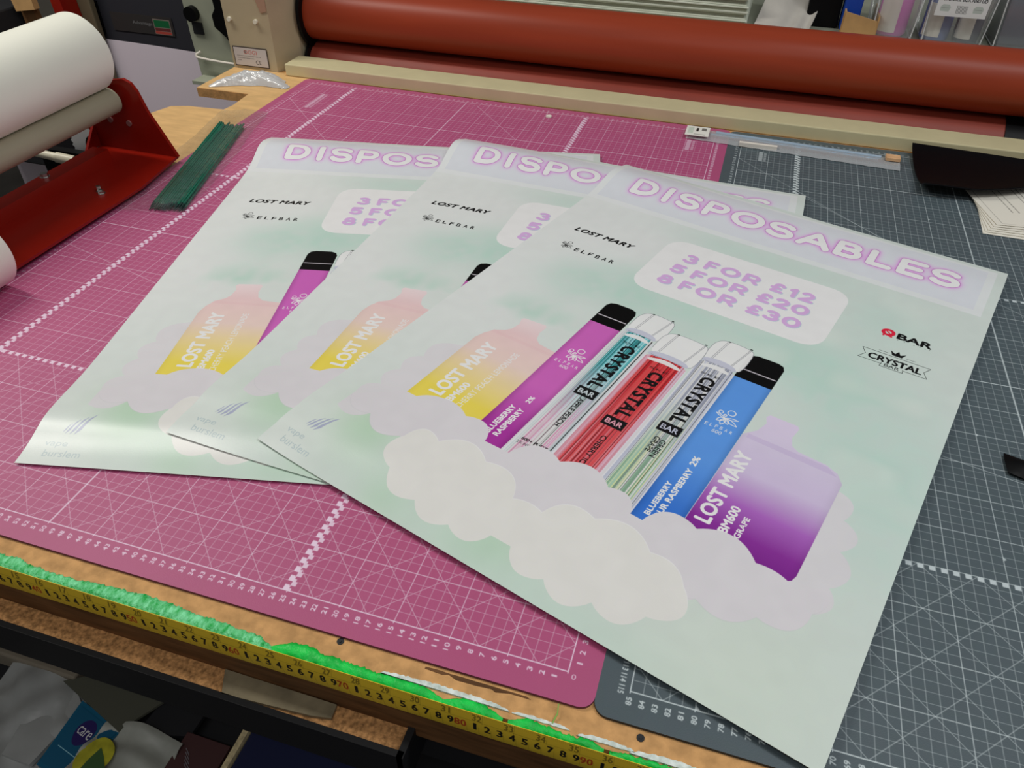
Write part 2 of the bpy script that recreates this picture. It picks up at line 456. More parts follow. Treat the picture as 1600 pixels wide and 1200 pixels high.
    cb = [(3.6, 8.6, 0), (3.6, 11.5, .25), (5.0, 14.2, .3), (5.0, 17.6, .3), (5.6, 21.0, .3), (7.2, 25.0, 0), (12, 27, 0), (50, 28, 0), (51.6, 27.9, .35), (53.8, 24.4, .35), (54.6, 20.5, .3), (55.0, 16.0, .3),
          (54.6, 12.6, .3), (50.9, 9.6, .25), (46, 8.3, 0), (44, 6, 0), (14, 6, 0), (12.6, 8.8, .28), (7.6, 9.6, .25)]
    cbp = arcs([(x, y, -b) for x, y, b in cb])
    C.fill(cbp, GC, .92)
    # devices
    def grad(stops, edge=None):
        vs = np.array([s[0] for s in stops]); cs = np.array([s[1] for s in stops])
        def f(u, v):
            c = np.stack([np.interp(v, vs, cs[:, k]) for k in range(3)], -1)
            if edge is not None:
                u0, u1, wd, k = edge
                e = np.clip(np.minimum(u - u0, u1 - u) / wd, 0, 1); e = 1 - k * (1 - e) ** 1.6
                c = c * e[..., None]
            return c
        return f
    body1 = [(8.2, 12), (8.2, 27.6), (8.6, 29.0), (9.3, 30.2), (10.4, 30.9), (10.9, 31.6), (11.1, 33.0), (10.7, 34.1), (11.0, 34.4), (14.0, 34.6), (14.3, 34.2), (14.2, 32.8), (14.6, 31.6), (15.4, 30.9), (17.9, 30.6), (17.9, 12)]
    Y0, PK, PK2 = alb(216, 194, 80), alb(210, 188, 180), alb(210, 182, 183)
    C.fill(body1, grad([(14, Y0), (17.5, Y0), (22.5, alb(212, 192, 148)), (25.5, PK), (31, PK2), (34.5, alb(222, 196, 198))], (8.0, 24, 1.2, .10)))
    C.fill([(9.2, 30.3), (17.8, 30.1), (17.8, 29.6), (9.0, 29.7)], alb(205, 168, 172), .25)
    CW = alb(232, 226, 216)
    C.text('LOST MARY', (10.0, 16.6, 11.7, 27.6), CW, rot=1, bold=.042, spacing=1.06)
    C.text('BM600', (12.45, 16.4, 13.3, 20.0), CW, rot=1, bold=.045)
    C.text('CHERRY PEACH LEMONADE', (13.95, 16.0, 14.75, 27.8), CW, rot=1)
    def bar(u0, u1, col, dark, lines, logo_u):
        top = 44.0; r = 1.0
        C.fill([(u0, 10), (u0, 39), (u1, 39), (u1, 10)], grad([(10, dark), (16, dark), (24, col), (39, col)], (u0, u1, .9, .28)))
        C.fill([(u0, 38.9), (u0, top - r), (u0 + .3, top - .3), (u0 + r, top), (u1 - r, top), (u1 - .3, top - .3), (u1, top - r), (u1, 38.9)], alb(6, 6, 7, k=1))
        C.line((u0 + .15, 40.7), (u1 - .15, 40.7), .2, alb(170, 165, 172))
        WH = alb(235, 230, 240)
        flower(logo_u - .1, 31.4, 1.2, WH, .10)
        for i, ch in enumerate('ELFBAR'): C.text(ch, (logo_u - 1.6 + i * .56, 29.45 - .06 * abs(i - 2.5), logo_u - 1.32 + i * .56, 29.95 - .06 * abs(i - 2.5)), WH)
        C.text('600', (logo_u - .5, 28.6, logo_u + .55, 29.15), WH)
        for t, b in lines: C.text(t, b, WH, rot=1, bold=.045)
    bar(17.85, 22.1, alb(186, 92, 170), alb(152, 46, 142), [('2%', (19.95, 21.1, 20.5, 22.3)), ('BLUEBERRY', (19.0, 14.7, 19.65, 19.9)), ('RASPBERRY', (20.05, 14.8, 20.7, 19.9))], 20.1)
    body2 = [(41.5, 14.0), (41.5, 30.2), (42.6, 31.6), (43.0, 33.2), (42.6, 34.2), (42.9, 34.7), (45.9, 34.7), (46.2, 34.3), (46.0, 32.6), (46.4, 31.4), (47.2, 30.9), (50.2, 30.7), (51.5, 30.1), (52.3, 28.9), (52.25, 15.6), (52.05, 14.9), (51.5, 14.45), (50.8, 14.3)]
    PU, PM, PL = alb(114, 32, 128), alb(156, 92, 174), alb(192, 182, 204)
    C.fill(body2, grad([(15, PU), (17.0, alb(124, 42, 138)), (20.5, PM), (25.0, alb(188, 174, 202)), (30, PL), (34.7, alb(200, 188, 210))], (41.2, 52.5, 1.1, .16)))
    C.fill([(42, 30.6), (50.4, 30.5), (51.6, 29.6), (42, 29.9)], alb(170, 150, 190), .35)
    C.text('LOST MARY', (42.1, 16.6, 43.6, 27.6), alb(225, 218, 228), rot=1, bold=.042, spacing=1.06)
    C.text('BM600', (44.5, 16.4, 45.35, 20.1), alb(225, 218, 228), rot=1, bold=.045)
    C.text('GRAPE', (46.0, 16.5, 46.55, 19.4), alb(225, 218, 228), rot=1, bold=.03)
    bar(37.0, 41.45, alb(84, 138, 208), alb(48, 104, 190), [('2%', (38.75, 22.8, 39.4, 24.2)), ('BLUEBERRY', (38.0, 14.3, 38.55, 19.4)), ('SOUR RASPBERRY', (38.9, 13.8, 39.5, 22.2))], 39.1)
    # three crystal bars
    def crystal(u0, u1, vb, top, cols, lowcols, seed, name, names, edgecol):
        r_ = np.random.default_rng(seed)
        w = u1 - u0
        # mouthpiece
        mo = [(u0 + .05, vb), (u0 + .02, top - 1.6), (u0 + .45, top - .5), (u0 + 1.1, top), (u0 + w * .55, top + .1), (u1 + .1, top - .15), (u1 + .55, top - .8), (u1 + .55, vb + 1.5), (u1 + .1, vb)]
        mo = chaikin(mo)
        C.fill(mo, alb(214, 215, 215), .93)
        for i in range(len(mo) - 1): C.line(mo[i], mo[i + 1], .06, alb(120, 124, 130))
        for a, b in (((u0 + 1.45, top), (u0 + .95, vb + 1.2)), ((u0 + 1.65, top), (u0 + 1.15, vb + 1.2)), ((u1 - .15, top - .1), (u1 - .95, vb + 1.1)), ((u1 + .0, top - .1), (u1 - .8, vb + 1.1))):
            C.line(a, b, .05, alb(110, 112, 120))
        for uu in (u0 + 1.6, u1 - .1): C.fills([capsule((uu - .08, top + .02), (uu + .08, top + .02), .09)], K)
        C.fill(chaikin([(u0 - .05, vb + .0), (u0 + .25, vb + 1.05), (u0 + w * .5, vb + 1.4), (u1 - .3, vb + .95), (u1 + .1, vb - .05), (u0 + w * .5, vb + .45)]), alb(176, 178, 194), .9)
        C.line((u0 + .5, vb + .35), (u1 - .6, vb + .25), .05, alb(90, 92, 110))
        nst = 46
        widths = r_.random(nst) + .25; e = np.concatenate([[0], np.cumsum(widths)]); e = e / e[-1]
        kk = r_.random(nst); ki = r_.integers(0, len(cols), nst); kl = r_.integers(0, len(lowcols), nst)
        colsA = np.array([cols[i] for i in ki]) * (.7 + .5 * kk[:, None]); colsB = np.array([lowcols[i] for i in kl]) * (.75 + .4 * kk[:, None])
        for i in range(nst):
            t = (e[i] + e[i + 1]) / 2
            if t < .13 or t > .87: colsA[i] = np.array(edgecol) * (.6 + .8 * kk[i]); colsB[i] = np.array(edgecol) * (.7 + .6 * r_.random())
        for i in r_.integers(0, nst, 5): colsA[i] *= .25; colsB[i] *= .35
        colsA = colsA.clip(0, .8); colsB = colsB.clip(0, .8)
        def f(u, v):
            k = np.clip(np.searchsorted(e, np.clip((u - u0) / w, 0, .9999), side='right') - 1, 0, nst - 1)
            t = np.clip((v - 20) / 12, 0, 1)[..., None]
            return colsB[k] * (1 - t) + colsA[k] * t
        C.fill([(u0, 10), (u0, vb - .2), (u0 + .4, vb + .15), (u0 + w / 2, vb + .35), (u1 - .4, vb + .1), (u1, vb - .4), (u1, 10)], f)
        C.fill(chaikin([(u0 + .45, vb - .35), (u0 + w / 2, vb + .25), (u1 - .5, vb - .4), (u1 - .6, vb - .9), (u0 + w / 2, vb - .6), (u0 + .5, vb - .85)]), alb(212, 214, 218), .92)
        C.line((u0, 10), (u0, vb), .12, alb(205, 205, 210)); C.line((u1, 10), (u1, vb - .4), .12, alb(200, 200, 208))
        c = (u0 + u1) / 2
        tv = vb - 3.6
        for i, ch in enumerate('SKE'): C.text(ch, (c - 1.15 + i * .85, tv + 1.45, c - .5 + i * .85, tv + 1.8), K)
        C.text('CRYSTAL', (c - .55, tv - 8.0, c + 1.0, tv + 1.0), K, rot=3, bold=.045, spacing=1.12)
        C.fill([(c - 1.15, tv - 10.1), (c + 1.4, tv - 10.1), (c + 1.4, tv - 8.5), (c - 1.15, tv - 8.5)], K)
        C.text('BAR', (c - .85, tv - 9.7, c + 1.1, tv - 8.9), edgecol, bold=.01)
        for t, du, v1, v2 in names: C.text(t, (c + du, v1, c + du + .6, v2), K, rot=3, bold=.012)
    crystal(22.35, 26.65, 39.3, 44.6, [alb(70, 150, 156), alb(120, 185, 195), alb(50, 120, 122), alb(150, 196, 212)],
            [alb(208, 168, 186), alb(215, 215, 217), alb(222, 214, 218), alb(190, 140, 165), alb(218, 190, 200)], 3, 'a', [('APPLE PEACH', .0, 19.8, 25.2)], alb(190, 200, 205))
    crystal(32.5, 36.95, 39.3, 44.7, [alb(200, 202, 208), alb(140, 144, 158), alb(224, 225, 222), alb(170, 174, 188)],
            [alb(190, 205, 150), alb(150, 180, 158), alb(222, 225, 216), alb(120, 150, 128), alb(205, 214, 170)], 5, 'c', [('GREEN', .15, 21.5, 24.4), ('GRAPE', -.6, 22.0, 24.6)], alb(178, 182, 198))
    crystal(26.8, 32.1, 36.7, 42.4, [alb(206, 62, 66), alb(226, 80, 80), alb(176, 34, 42), alb(214, 70, 76)],
            [alb(222, 82, 84), alb(170, 48, 56), alb(200, 70, 78), alb(214, 120, 130)], 9, 'b', [('CHERRY ICE', .1, 16.0, 21.4)], alb(214, 150, 165))
    C.text('600+ PUFFS', (22.9, 15.9, 26.0, 16.35), K, bold=.01); C.text('2% NICOTINE', (22.7, 15.25, 26.2, 15.65), K)
    # mid cloud in front of the devices
    mc = [(3.6, 11.0, 0), (8.0, 14.9, 0), (9.6, 14.9, .10), (12.0, 16.3, .12), (16.1, 15.4, .30), (20.1, 13.4, 0), (23.1, 13.4, .33), (28.0, 15.4, .24), (33.7, 15.15, .30), (37.0, 13.45, 0), (38.3, 13.4, .30), (42.9, 15.4, .24),
          (48.8, 14.9, .12), (52.6, 14.2, .0), (54.9, 16, .2), (54.6, 12.6, .3), (50.9, 9.6, .25), (46, 8.3, 0), (40, 5, 0), (14, 6, 0), (12.6, 8.8, .28), (7.6, 9.6, .25)]
    mcp = arcs([(x, y, -b) for x, y, b in mc])
    C.fill([(x, y - .12) for x, y in mcp], alb(180, 178, 184), .25)
    C.fill(mcp, GC, 1)
    C.fill(cbp, GC, .001)
    fc = [(12.9, 8.9, .42), (16.3, 10.4, .28), (22.0, 10.9, .26), (27.0, 8.4, .12), (30.2, 8.6, .28), (34.6, 10.9, .24), (40.6, 10.4, .20), (44.6, 8.8, .42), (43.3, 4.3, .30), (38.9, 2.95, .32), (34.3, 2.6, .30),
          (30.0, 3.8, .0), (27.8, 3.8, .30), (23.8, 2.6, .26), (19.3, 3.1, .28), (14.6, 4.8, .30)]
    fcp = arcs([(x, y, -b) for x, y, b in fc])
    C.fill([(x, y + .1) for x, y in fcp], alb(214, 214, 211), .9)
    C.fill(fcp, alb(206, 205, 201), 1)
    # small shop logo
    LG, FL = alb(158, 174, 178), alb(148, 153, 178)
    C.text('vape', (1.75, 2.35, 4.2, 3.1), LG, alpha=.85); C.text('burslem', (2.2, 1.15, 6.2, 2.05), LG, alpha=.85)
    for du, dv, s in ((0, 0, 1.0), (.55, .15, 1.15), (-.55, -.15, .8), (-.95, -.3, .5)):
        cx, cy = 4.1 + du, 5.2 + dv
        L = [(cx - .35 * s, cy - 1.1 * s), (cx - .15 * s, cy - .3 * s), (cx + .05 * s, cy + .2 * s), (cx + .35 * s, cy + .9 * s), (cx + .9 * s, cy + 1.5 * s), (cx + .5 * s, cy + .7 * s), (cx + .3 * s, cy + .1 * s), (cx + .15 * s, cy - .5 * s)]
        C.fill(L, FL, .9)
    # fine paper mottling
    C.a *= (1 + .035 * (n3 - .5))[..., None]
    return C.image('poster_print')

# ------------------------------------------------------------------ cutting mat print
MW, MH = 90.0, 120.0
def mat_image(name, base, ink, flip, bg_noise, marks):
    C = Canvas(MW, MH, 24, base, -2.5, -2.6)     # mat coordinates: (0,0) near left corner of the ruled field, 85 x 115
    def L(a, b, w, al): C.line(a, b, w, ink, al)
    H, W = C.H, C.W
    n = .6 * soft_noise(H, W, 9) + .4 * soft_noise(H, W, 60)
    C.a *= (1 + bg_noise * (n - .5))[..., None]
    for i in range(0, 86):
        if i % 5: L((i, 0), (i, 115), .042, .5)
    for j in range(0, 116):
        if j % 5: L((0, j), (85, j), .042, .5)
    for i in range(0, 86, 5): L((i, 0), (i, 115), .065, .78)
    for j in range(0, 116, 5): L((0, j), (85, j), .065, .78)
    L((35, -.1), (35, 115), .19, .55)
    for j in (50, 100): L((0, j), (85, j), .13, .85)
    for a, b in (((0, 0), (85, 0)), ((0, 115), (85, 115)), ((0, 0), (0, 115)), ((85, 0), (85, 115))): L(a, b, .09, .95)
    # 45 degree lattice in the near strip
    for k in range(-5, 22):
        c = 2.5 + 5 * k
        def clip(s):   # line y = s*(x-c)
            pts = []
            x0, x1 = (c, c + 20) if s > 0 else (c - 20, c)
            x0 = max(x0, 0); x1 = min(x1, 85)
            if x1 > x0: return (x0, s * (x0 - c)), (x1, s * (x1 - c))
        for s in (1, -1):
            r = clip(s)
            if r: L(r[0], r[1], .05, .55)
    for c in (-20 + 2.5,):
        pass
    # long angle lines
    for a, b in marks: L(a, b, .06, .75)
    # chequered bands
    def sq(u, v, s=.5, w=.5): C.fill([(u, v), (u + w, v), (u + w, v + s), (u, v + s)], ink, .9)
    for U0 in (10, 60):
        for j in range(0, 115):
            if j % 1 == 0:
                sq(U0 - .5 + (0 if not flip else 0), j + .0, .5, .5)
                sq(U0 - .15, j + .3, .35, .9) if False else None
                C.fill([(U0 - .5, j), (U0 - .5 + .75, j), (U0 - .5 + .75, j + .28), (U0 - .5, j + .28)], ink, .85)
                C.fill([(U0 - .5, j + .28), (U0 - .5 + .42, j + .28), (U0 - .5 + .42, j + .6), (U0 - .5, j + .6)], ink, .85)
                C.fill([(U0, j + .55), (U0 + .45, j + .55), (U0 + .45, j + 1.0), (U0, j + 1.0)], ink, .85)
    for V0 in (20, 70):
        for i in range(0, 85): sq(i + .45, V0 - .5, .5, .52)
    # ten marks
    for i in range(0, 86, 5):
        L((i, 0), (i, -.18), .08, .9); L((i, 115), (i, 115.18), .08, .9)
    for i in range(5, 85, 25 if False else 10):
        if (i % 50) in (5, 30): C.fill([(i, 0), (i + .42, 0), (i, .45)], ink, .8)
    for i in (20, 30, 70):
        for j in (22.8, 40, 58, 91): C.fill([(i, j - .25), (i + .3, j), (i, j + .25)], ink, .7)
    # numerals
    for i in range(0, 86):
        k = (85 - i); t = str(k)
        if k == 0: continue
        h = .3 * len(t)
        C.text(t, (i - .2, -.55 - h, i + .22, -.5), ink, rot=1, bold=.02, alpha=.85)
        t2 = str(k); C.text(t2, (i - .2, 115.3, i + .2, 115.3 + h), ink, rot=1, alpha=.75)
    for j in range(0 if flip else 1, 116):
        k = j if not flip else 115 - j
        t = str(k); h = .24 * len(t)
        if flip: C.text(t, (-.95, j - h / 2, -.5, j + h / 2), ink, rot=3, bold=.02, alpha=.85)
        else: C.text(t, (85.5, j - h / 2 - .1, 85.95, j + h / 2), ink, rot=1, bold=.02, alpha=.85)
        t = str(115 - k) if flip else str(k)
        if flip: C.text(str(k), (85.5, j - .2, 86.2, j + .2), ink, alpha=.8)
        else: C.text(str(k), (-.95, j - .2, -.35, j + .2), ink, alpha=.8)
    C.text('0', (85.35, -.55, 85.7, -.1), ink, alpha=.85)
    # maker's block near two far corners
    if not flip: blocks = ((5.2, 98 + 4, 6.6, 110), (80.2, 105.5, 81.7, 110.5))
    else: blocks = ((3.3, 104.9, 4.6, 109.2),)
    for (a, b, c, d) in blocks:
        w = (c - a) * .5; r_ = random.Random(3)
        C.fills([capsule((a + w / 2, b + w / 2), (a + w / 2, d - w / 2), w / 2)], ink, .5)
        v = b + .2
        while v < d - .3:
            h = r_.uniform(.12, .3); C.fill([(a + w * 1.35, v), (c, v), (c, v + h), (a + w * 1.35, v + h)], ink, .5); v += h + .12
    return C

# ------------------------------------------------------------------ materials
M = {}
def image_mat(name, img, rough, spec=.5, bump=0.0, bscale=300, interp='Cubic', coat=0.0):
    m = bpy.data.materials.new(name); m.use_nodes = True; nt = m.node_tree; b = nt.nodes['Principled BSDF']
    t = nt.nodes.new('ShaderNodeTexImage'); t.image = img; t.interpolation = interp; t.extension = 'EXTEND'
    uv = nt.nodes.new('ShaderNodeUVMap'); uv.uv_map = 'UVMap'
    nt.links.new(uv.outputs[0], t.inputs[0]); nt.links.new(t.outputs[0], b.inputs['Base Color'])
    b.inputs['Roughness'].default_value = rough; b.inputs['Specular IOR Level'].default_value = spec
    b.inputs['Coat Weight'].default_value = coat
    if bump > 0:
        tc = nt.nodes.new('ShaderNodeTexCoord'); n = nt.nodes.new('ShaderNodeTexNoise'); n.inputs['Scale'].default_value = bscale
        nt.links.new(tc.outputs['Object'], n.inputs['Vector'])
        bp = nt.nodes.new('ShaderNodeBump'); bp.inputs['Strength'].default_value = bump; bp.inputs['Distance'].default_value = .001
        nt.links.new(n.outputs['Fac'], bp.inputs['Height']); nt.links.new(bp.outputs[0], b.inputs['Normal'])
    return m

def clear(name, base=0.05, rough=.14, milky=0.0, tint=(.975, .98, .98), bump=.8, bscale=60):
    m = bpy.data.materials.new(name); m.use_nodes = True; nt = m.node_tree; nt.nodes.clear(); N = nt.nodes.new; Lk = nt.links.new
    out = N('ShaderNodeOutputMaterial'); tr = N('ShaderNodeBsdfTransparent'); tr.inputs[0].default_value = (*tint, 1)
    gl = N('ShaderNodeBsdfGlossy'); gl.inputs['Roughness'].default_value = rough; gl.inputs[0].default_value = (1, 1, 1, 1)
    lw = N('ShaderNodeLayerWeight'); lw.inputs[0].default_value = .35
    ma = N('ShaderNodeMath'); ma.operation = 'MULTIPLY_ADD'; ma.inputs[1].default_value = .14; ma.inputs[2].default_value = base
    mx = N('ShaderNodeMixShader'); Lk(lw.outputs['Fresnel'], ma.inputs[0]); Lk(ma.outputs[0], mx.inputs[0])
    di = N('ShaderNodeBsdfDiffuse'); di.inputs[0].default_value = (.8, .82, .84, 1)
    mx2 = N('ShaderNodeMixShader'); mx2.inputs[0].default_value = milky
    Lk(tr.outputs[0], mx2.inputs[1]); Lk(di.outputs[0], mx2.inputs[2]); Lk(mx2.outputs[0], mx.inputs[1]); Lk(gl.outputs[0], mx.inputs[2]); Lk(mx.outputs[0], out.inputs[0])
    tc = N('ShaderNodeTexCoord'); nz = N('ShaderNodeTexNoise'); nz.inputs['Scale'].default_value = bscale; nz.inputs['Detail'].default_value = 4
    bp = N('ShaderNodeBump'); bp.inputs['Strength'].default_value = bump; bp.inputs['Distance'].default_value = .004
    Lk(tc.outputs['Object'], nz.inputs['Vector']); Lk(nz.outputs['Fac'], bp.inputs['Height']); Lk(bp.outputs[0], gl.inputs['Normal'])
    return m
M['mdf'] = mat('mdf', alb(186, 142, 92), .7, noise=.22, nscale=90, bump=.3, bscale=500, spec=.2)
M['ply'] = mat('plywood', alb(192, 156, 106), .6, noise=.12, nscale=22, stretch=(1, 3, 1), spec=.25)
M['wood_dark'] = mat('dark_wood', alb(96, 66, 40), .6, noise=.4, nscale=18, stretch=(1, 8, 8), spec=.2)
M['chip'] = mat('chipboard', alb(176, 130, 84), .8, noise=.5, nscale=260, bump=.4, bscale=400, spec=.1)
M['black_metal'] = mat('black_metal', alb(26, 27, 30, k=1), .45)
M['black'] = mat('black_plastic', alb(9, 9, 11, k=1), .45, spec=.2)
M['green'] = mat('green_tape', alb(16, 190, 70), .42, noise=.2, nscale=90, bump=.5, bscale=260, color2=alb(14, 160, 56))
M['green_pale'] = mat('frayed_green_tape', alb(110, 206, 140), .5, noise=.6, nscale=260, bump=1.0, bscale=500, color2=alb(18, 160, 66), stretch=(1, .45, 1))
M['tape_white'] = mat('tape_backing', alb(196, 210, 200), .6, noise=.3, nscale=200)
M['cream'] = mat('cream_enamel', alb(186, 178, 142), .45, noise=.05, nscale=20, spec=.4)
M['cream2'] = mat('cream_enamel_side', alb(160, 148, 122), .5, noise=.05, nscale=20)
M['greygreen'] = mat('grey_green_enamel', alb(142, 146, 130), .5, noise=.06, nscale=20)
M['rubber'] = mat('red_brown_rubber', alb(136, 52, 28), .40, noise=.12, nscale=9, stretch=(.3, 3, 3), spec=.35)
M['rubber2'] = mat('lower_red_rubber', alb(134, 54, 40), .5, noise=.12, nscale=9)
M['red'] = mat('red_enamel', alb(122, 20, 10), .20, spec=.5, noise=.05, nscale=8)
M['paper_roll'] = mat('roll_paper', alb(226, 218, 200), .5, noise=.02, nscale=4)
M['grey_roller'] = mat('grey_roller', alb(142, 136, 116), .42, noise=.1, nscale=10, stretch=(3, .3, 3), metal=.0, spec=.5)
M['steel'] = mat('steel', (.62, .62, .6), .28, metal=1.0)
M['white_sheet'] = mat('white_media', (.82, .73, .82), .6)
M['foam'] = mat('foam_board', alb(196, 200, 186), .55)
M['foam_edge'] = mat('foam_board_edge', alb(150, 152, 136), .7)
M['paper'] = mat('paper', alb(212, 208, 196), .6)
M['ink'] = mat('ink', alb(40, 40, 42, k=1), .6)
M['film'] = clear('clear_film', .022, .10, .015)
M['film2'] = clear('clear_film_milky', .04, .14, .30)
M['film3'] = clear('crumpled_white_film', .06, .16, .55)
M['box_clear'] = clear('clear_box', .04, .15, .10, bump=.1)
M['box_edge'] = mat('clear_box_rim', (.80, .82, .83), .3, alpha=.8)
M['stick'] = mat('green_stick', alb(16, 92, 72), .5, noise=.3, nscale=120, stretch=(6, .5, 6))
M['stick_tip'] = mat('dark_tip', alb(10, 44, 40), .6)
M['wood'] = mat('light_wood', alb(202, 160, 118), .6, noise=.15, nscale=60)
M['wood_brown'] = mat('brown_wood', alb(120, 84, 50), .7, noise=.2, nscale=20)
M['rod'] = mat('blue_grey_rod', alb(138, 156, 172), .3, spec=.6)
M['cardboard'] = mat('cardboard', alb(178, 140, 92), .8, noise=.12, nscale=30)
M['cardboard_grey'] = mat('taped_cardboard', alb(118, 108, 86), .45, noise=.25, nscale=50)
M['dark_body'] = mat('dark_printer', alb(40, 40, 46), .5)
M['darker'] = mat('dark_grey', alb(28, 29, 32), .6)
M['concrete'] = mat('floor_concrete', alb(42, 40, 38), .8, noise=.3, nscale=6)
M['wall'] = mat('wall_paint', alb(120, 116, 108), .8, noise=.1, nscale=3)
M['grey_bag'] = mat('grey_plastic', alb(176, 172, 164), .4, noise=.1, nscale=20, bump=.6, bscale=30)
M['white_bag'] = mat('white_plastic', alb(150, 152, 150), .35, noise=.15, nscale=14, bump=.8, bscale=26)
M['teal'] = mat('teal_card', alb(24, 90, 120), .4)
M['purple'] = mat('deep_purple', alb(50, 40, 100), .4)
M['lemon'] = mat('lemon_print', alb(170, 165, 44), .5, noise=.3, nscale=60)
M['leaf'] = mat('leaf_print', alb(60, 90, 50), .5)
M['olive_card'] = mat('olive_grey_card', alb(74, 75, 64), .7)
M['brown'] = mat('dark_brown', alb(66, 40, 40), .6)
M['navy'] = mat('navy', alb(24, 30, 62), .5)
M['blue'] = mat('blue_plastic', alb(20, 60, 150), .4)
M['pink_liquid'] = mat('pink_liquid', alb(205, 110, 185), .4)
M['blue_liquid'] = mat('blue_grey_bottle', alb(96, 110, 160), .4)
M['dark_liquid'] = mat('dark_bottle', alb(66, 72, 88), .4)
M['label_white'] = mat('label_white', alb(214, 206, 196), .5)

# ------------------------------------------------------------------ setting
FZ = -0.90
tag(obj('floor', B(-4, 4, -2.5, 3.4, FZ - .05, FZ), M['concrete']), kind='structure')
tag(obj('wall_back', B(-4, 4, 3.4, 3.5, FZ, 2.3), M['wall']), kind='structure')
tag(obj('wall_left', B(-4.1, -4, -2.5, 3.5, FZ, 2.3), M['wall']), kind='structure')

# ------------------------------------------------------------------ workbench
bench = thing('workbench', 'wooden workbench whose pale board top carries the pink and grey cutting mats', 'workbench')
ZT = -0.003
def rr(pts): return pts
top = [(-.985, -.05), (1.35, -.05), (1.35, 1.25), (-1.07, 1.25), (-1.07, 1.055), (-.945, 1.055), (-.94, .99), (-.944, .963), (-1.02, .957), (-1.055, .945), (-1.07, .90), (-1.0, .80), (-.985, .70)]
obj('board_top', prism(bmesh.new(), top, ZT - .018, ZT), M['mdf'], bench)
o = obj('plywood_inlay', prism(bmesh.new(), [(-.984, .55), (-.80, .55), (-.80, 1.18), (-.932, 1.18), (-.932, 1.194), (-1.069, 1.194), (-1.069, 1.056), (-.946, 1.056), (-.941, .99), (-.945, .964), (-1.02, .958), (-1.054, .946), (-1.069, .90), (-.999, .80), (-.984, .70)], ZT - .0005, ZT + .0006), M['ply'], bench)
tag(o, 'lighter plywood area at the far left of the top')
obj('apron', B(-.985, 1.3, -.053, -.03, -.072, ZT - .018), M['wood_dark'], bench)
obj('ledge', B(-.985, -.120, -.0735, -.031, -.082, -.064), M['chip'], bench)
obj('black_trim', prism(bmesh.new(), [(-.079, -.060), (-.0735, -.060), (-.0735, -.112), (-.079, -.108)], -.985, -.114, 'x'), M['black_metal'], bench)
obj('black_trim', B(-.119, -.113, -.079, -.03, -.112, -.060), M['black_metal'], bench)
obj('cross_beam', B(-.985, 1.3, -.03, .02, -.16, -.10), M['black_metal'], bench)
for lx, ly in ((-.95, 0.1), (1.28, .1), (-.95, 1.12), (1.28, 1.2)):
    obj('leg', B(lx - .03, lx + .03, ly - .03, ly + .03, FZ, -.024), M['black_metal'], bench)
for x, y in ((-.185, -.029), (.064, -.034)):
    bm = bmesh.new(); cyl(bm, (x, y), .0030, ZT - .0002, ZT + .0006, 'z', 16); cyl(bm, (x, y), .0012, ZT + .0006, ZT + .0011, 'z', 6)
    obj('screw_head', bm, M['darker'], bench)
o = obj('dark_stain', prism(bmesh.new(), [(-.11 + .0045 * math.sin(i * 1.7) + i * .0105 * 1.0, -.0305 - .0009 * math.sin(i * 2.3) - (.0012 if 2 < i < 7 else 0)) for i in range(9)] + [(-.026 - i * .0105, -.0285 + .0006 * math.sin(i * 3.1)) for i in range(9)], ZT, ZT + .0003), M['wood_dark'], bench)

# under-bench shelf
tag(obj('lower_shelf', B(-.90, .35, -.16, .06, -.40, -.38), M['darker']), 'dark lower shelf beneath the bench holding packaging and bags', 'shelf')

# tape measure on the front edge
def tape_image():
    C = Canvas(120, 2.7, 30, (.92, .64, .035), 0, 0)
    K = alb(22, 20, 16, k=1); Rd = alb(170, 60, 22)
    C.fill([(0, 1.9), (120, 1.9), (120, 1.94), (0, 1.94)], K, .35)
    for i in range(0, 1200):
        h = .28 if i % 5 else (.5 if i % 10 else 1.1)
        u = i / 10
        C.fill([(u - .012, 0), (u + .012, 0), (u + .012, h * .55 if i % 10 else 1.35), (u - .012, h * .55 if i % 10 else 1.35)], K, .32 if i % 10 else .6)
    for i in range(1, 120):
        d = i % 10
        if d: C.text(str(d), (i - .52, .92, i - .08, 1.72), K, bold=.03)
        else:
            C.text(str(i // 10), (i - .98, .92, i - .55, 1.72), Rd, bold=.02); C.text('0', (i - .46, .92, i - .04, 1.72), Rd, bold=.02)
    for k in range(1, 47):
        u = k * 2.54; t = str(k)
        C.text(t, (u - .40 * len(t), 2.0, u - .08, 2.55), K, bold=.02, alpha=.7)
        C.fill([(u - .015, 1.8), (u + .015, 1.8), (u + .015, 2.7), (u - .015, 2.7)], K, .5)
        for q in range(1, 16): C.fill([(u - q * 2.54 / 16 - .01, 2.45), (u - q * 2.54 / 16 + .01, 2.45), (u - q * 2.54 / 16 + .01, 2.7), (u - q * 2.54 / 16 - .01, 2.7)], K, .35)
    return C.image('tape_measure_print')
M['tape'] = image_mat('tape_measure', tape_image(), .45)
X50 = -.366
x_start = X50 - .50
bm = surf(60, 6, lambda s, t: (x_start + 1.2 * s, -.0545 - .0020 * (1 - (2 * t - 1) ** 2) , -.0325 + .0318 * t))
tag(sheet('tape_measure', bm, M['tape'], thick=.0005, offset=-1), 'yellow metal tape measure fixed along the front edge of the bench', 'tape measure')

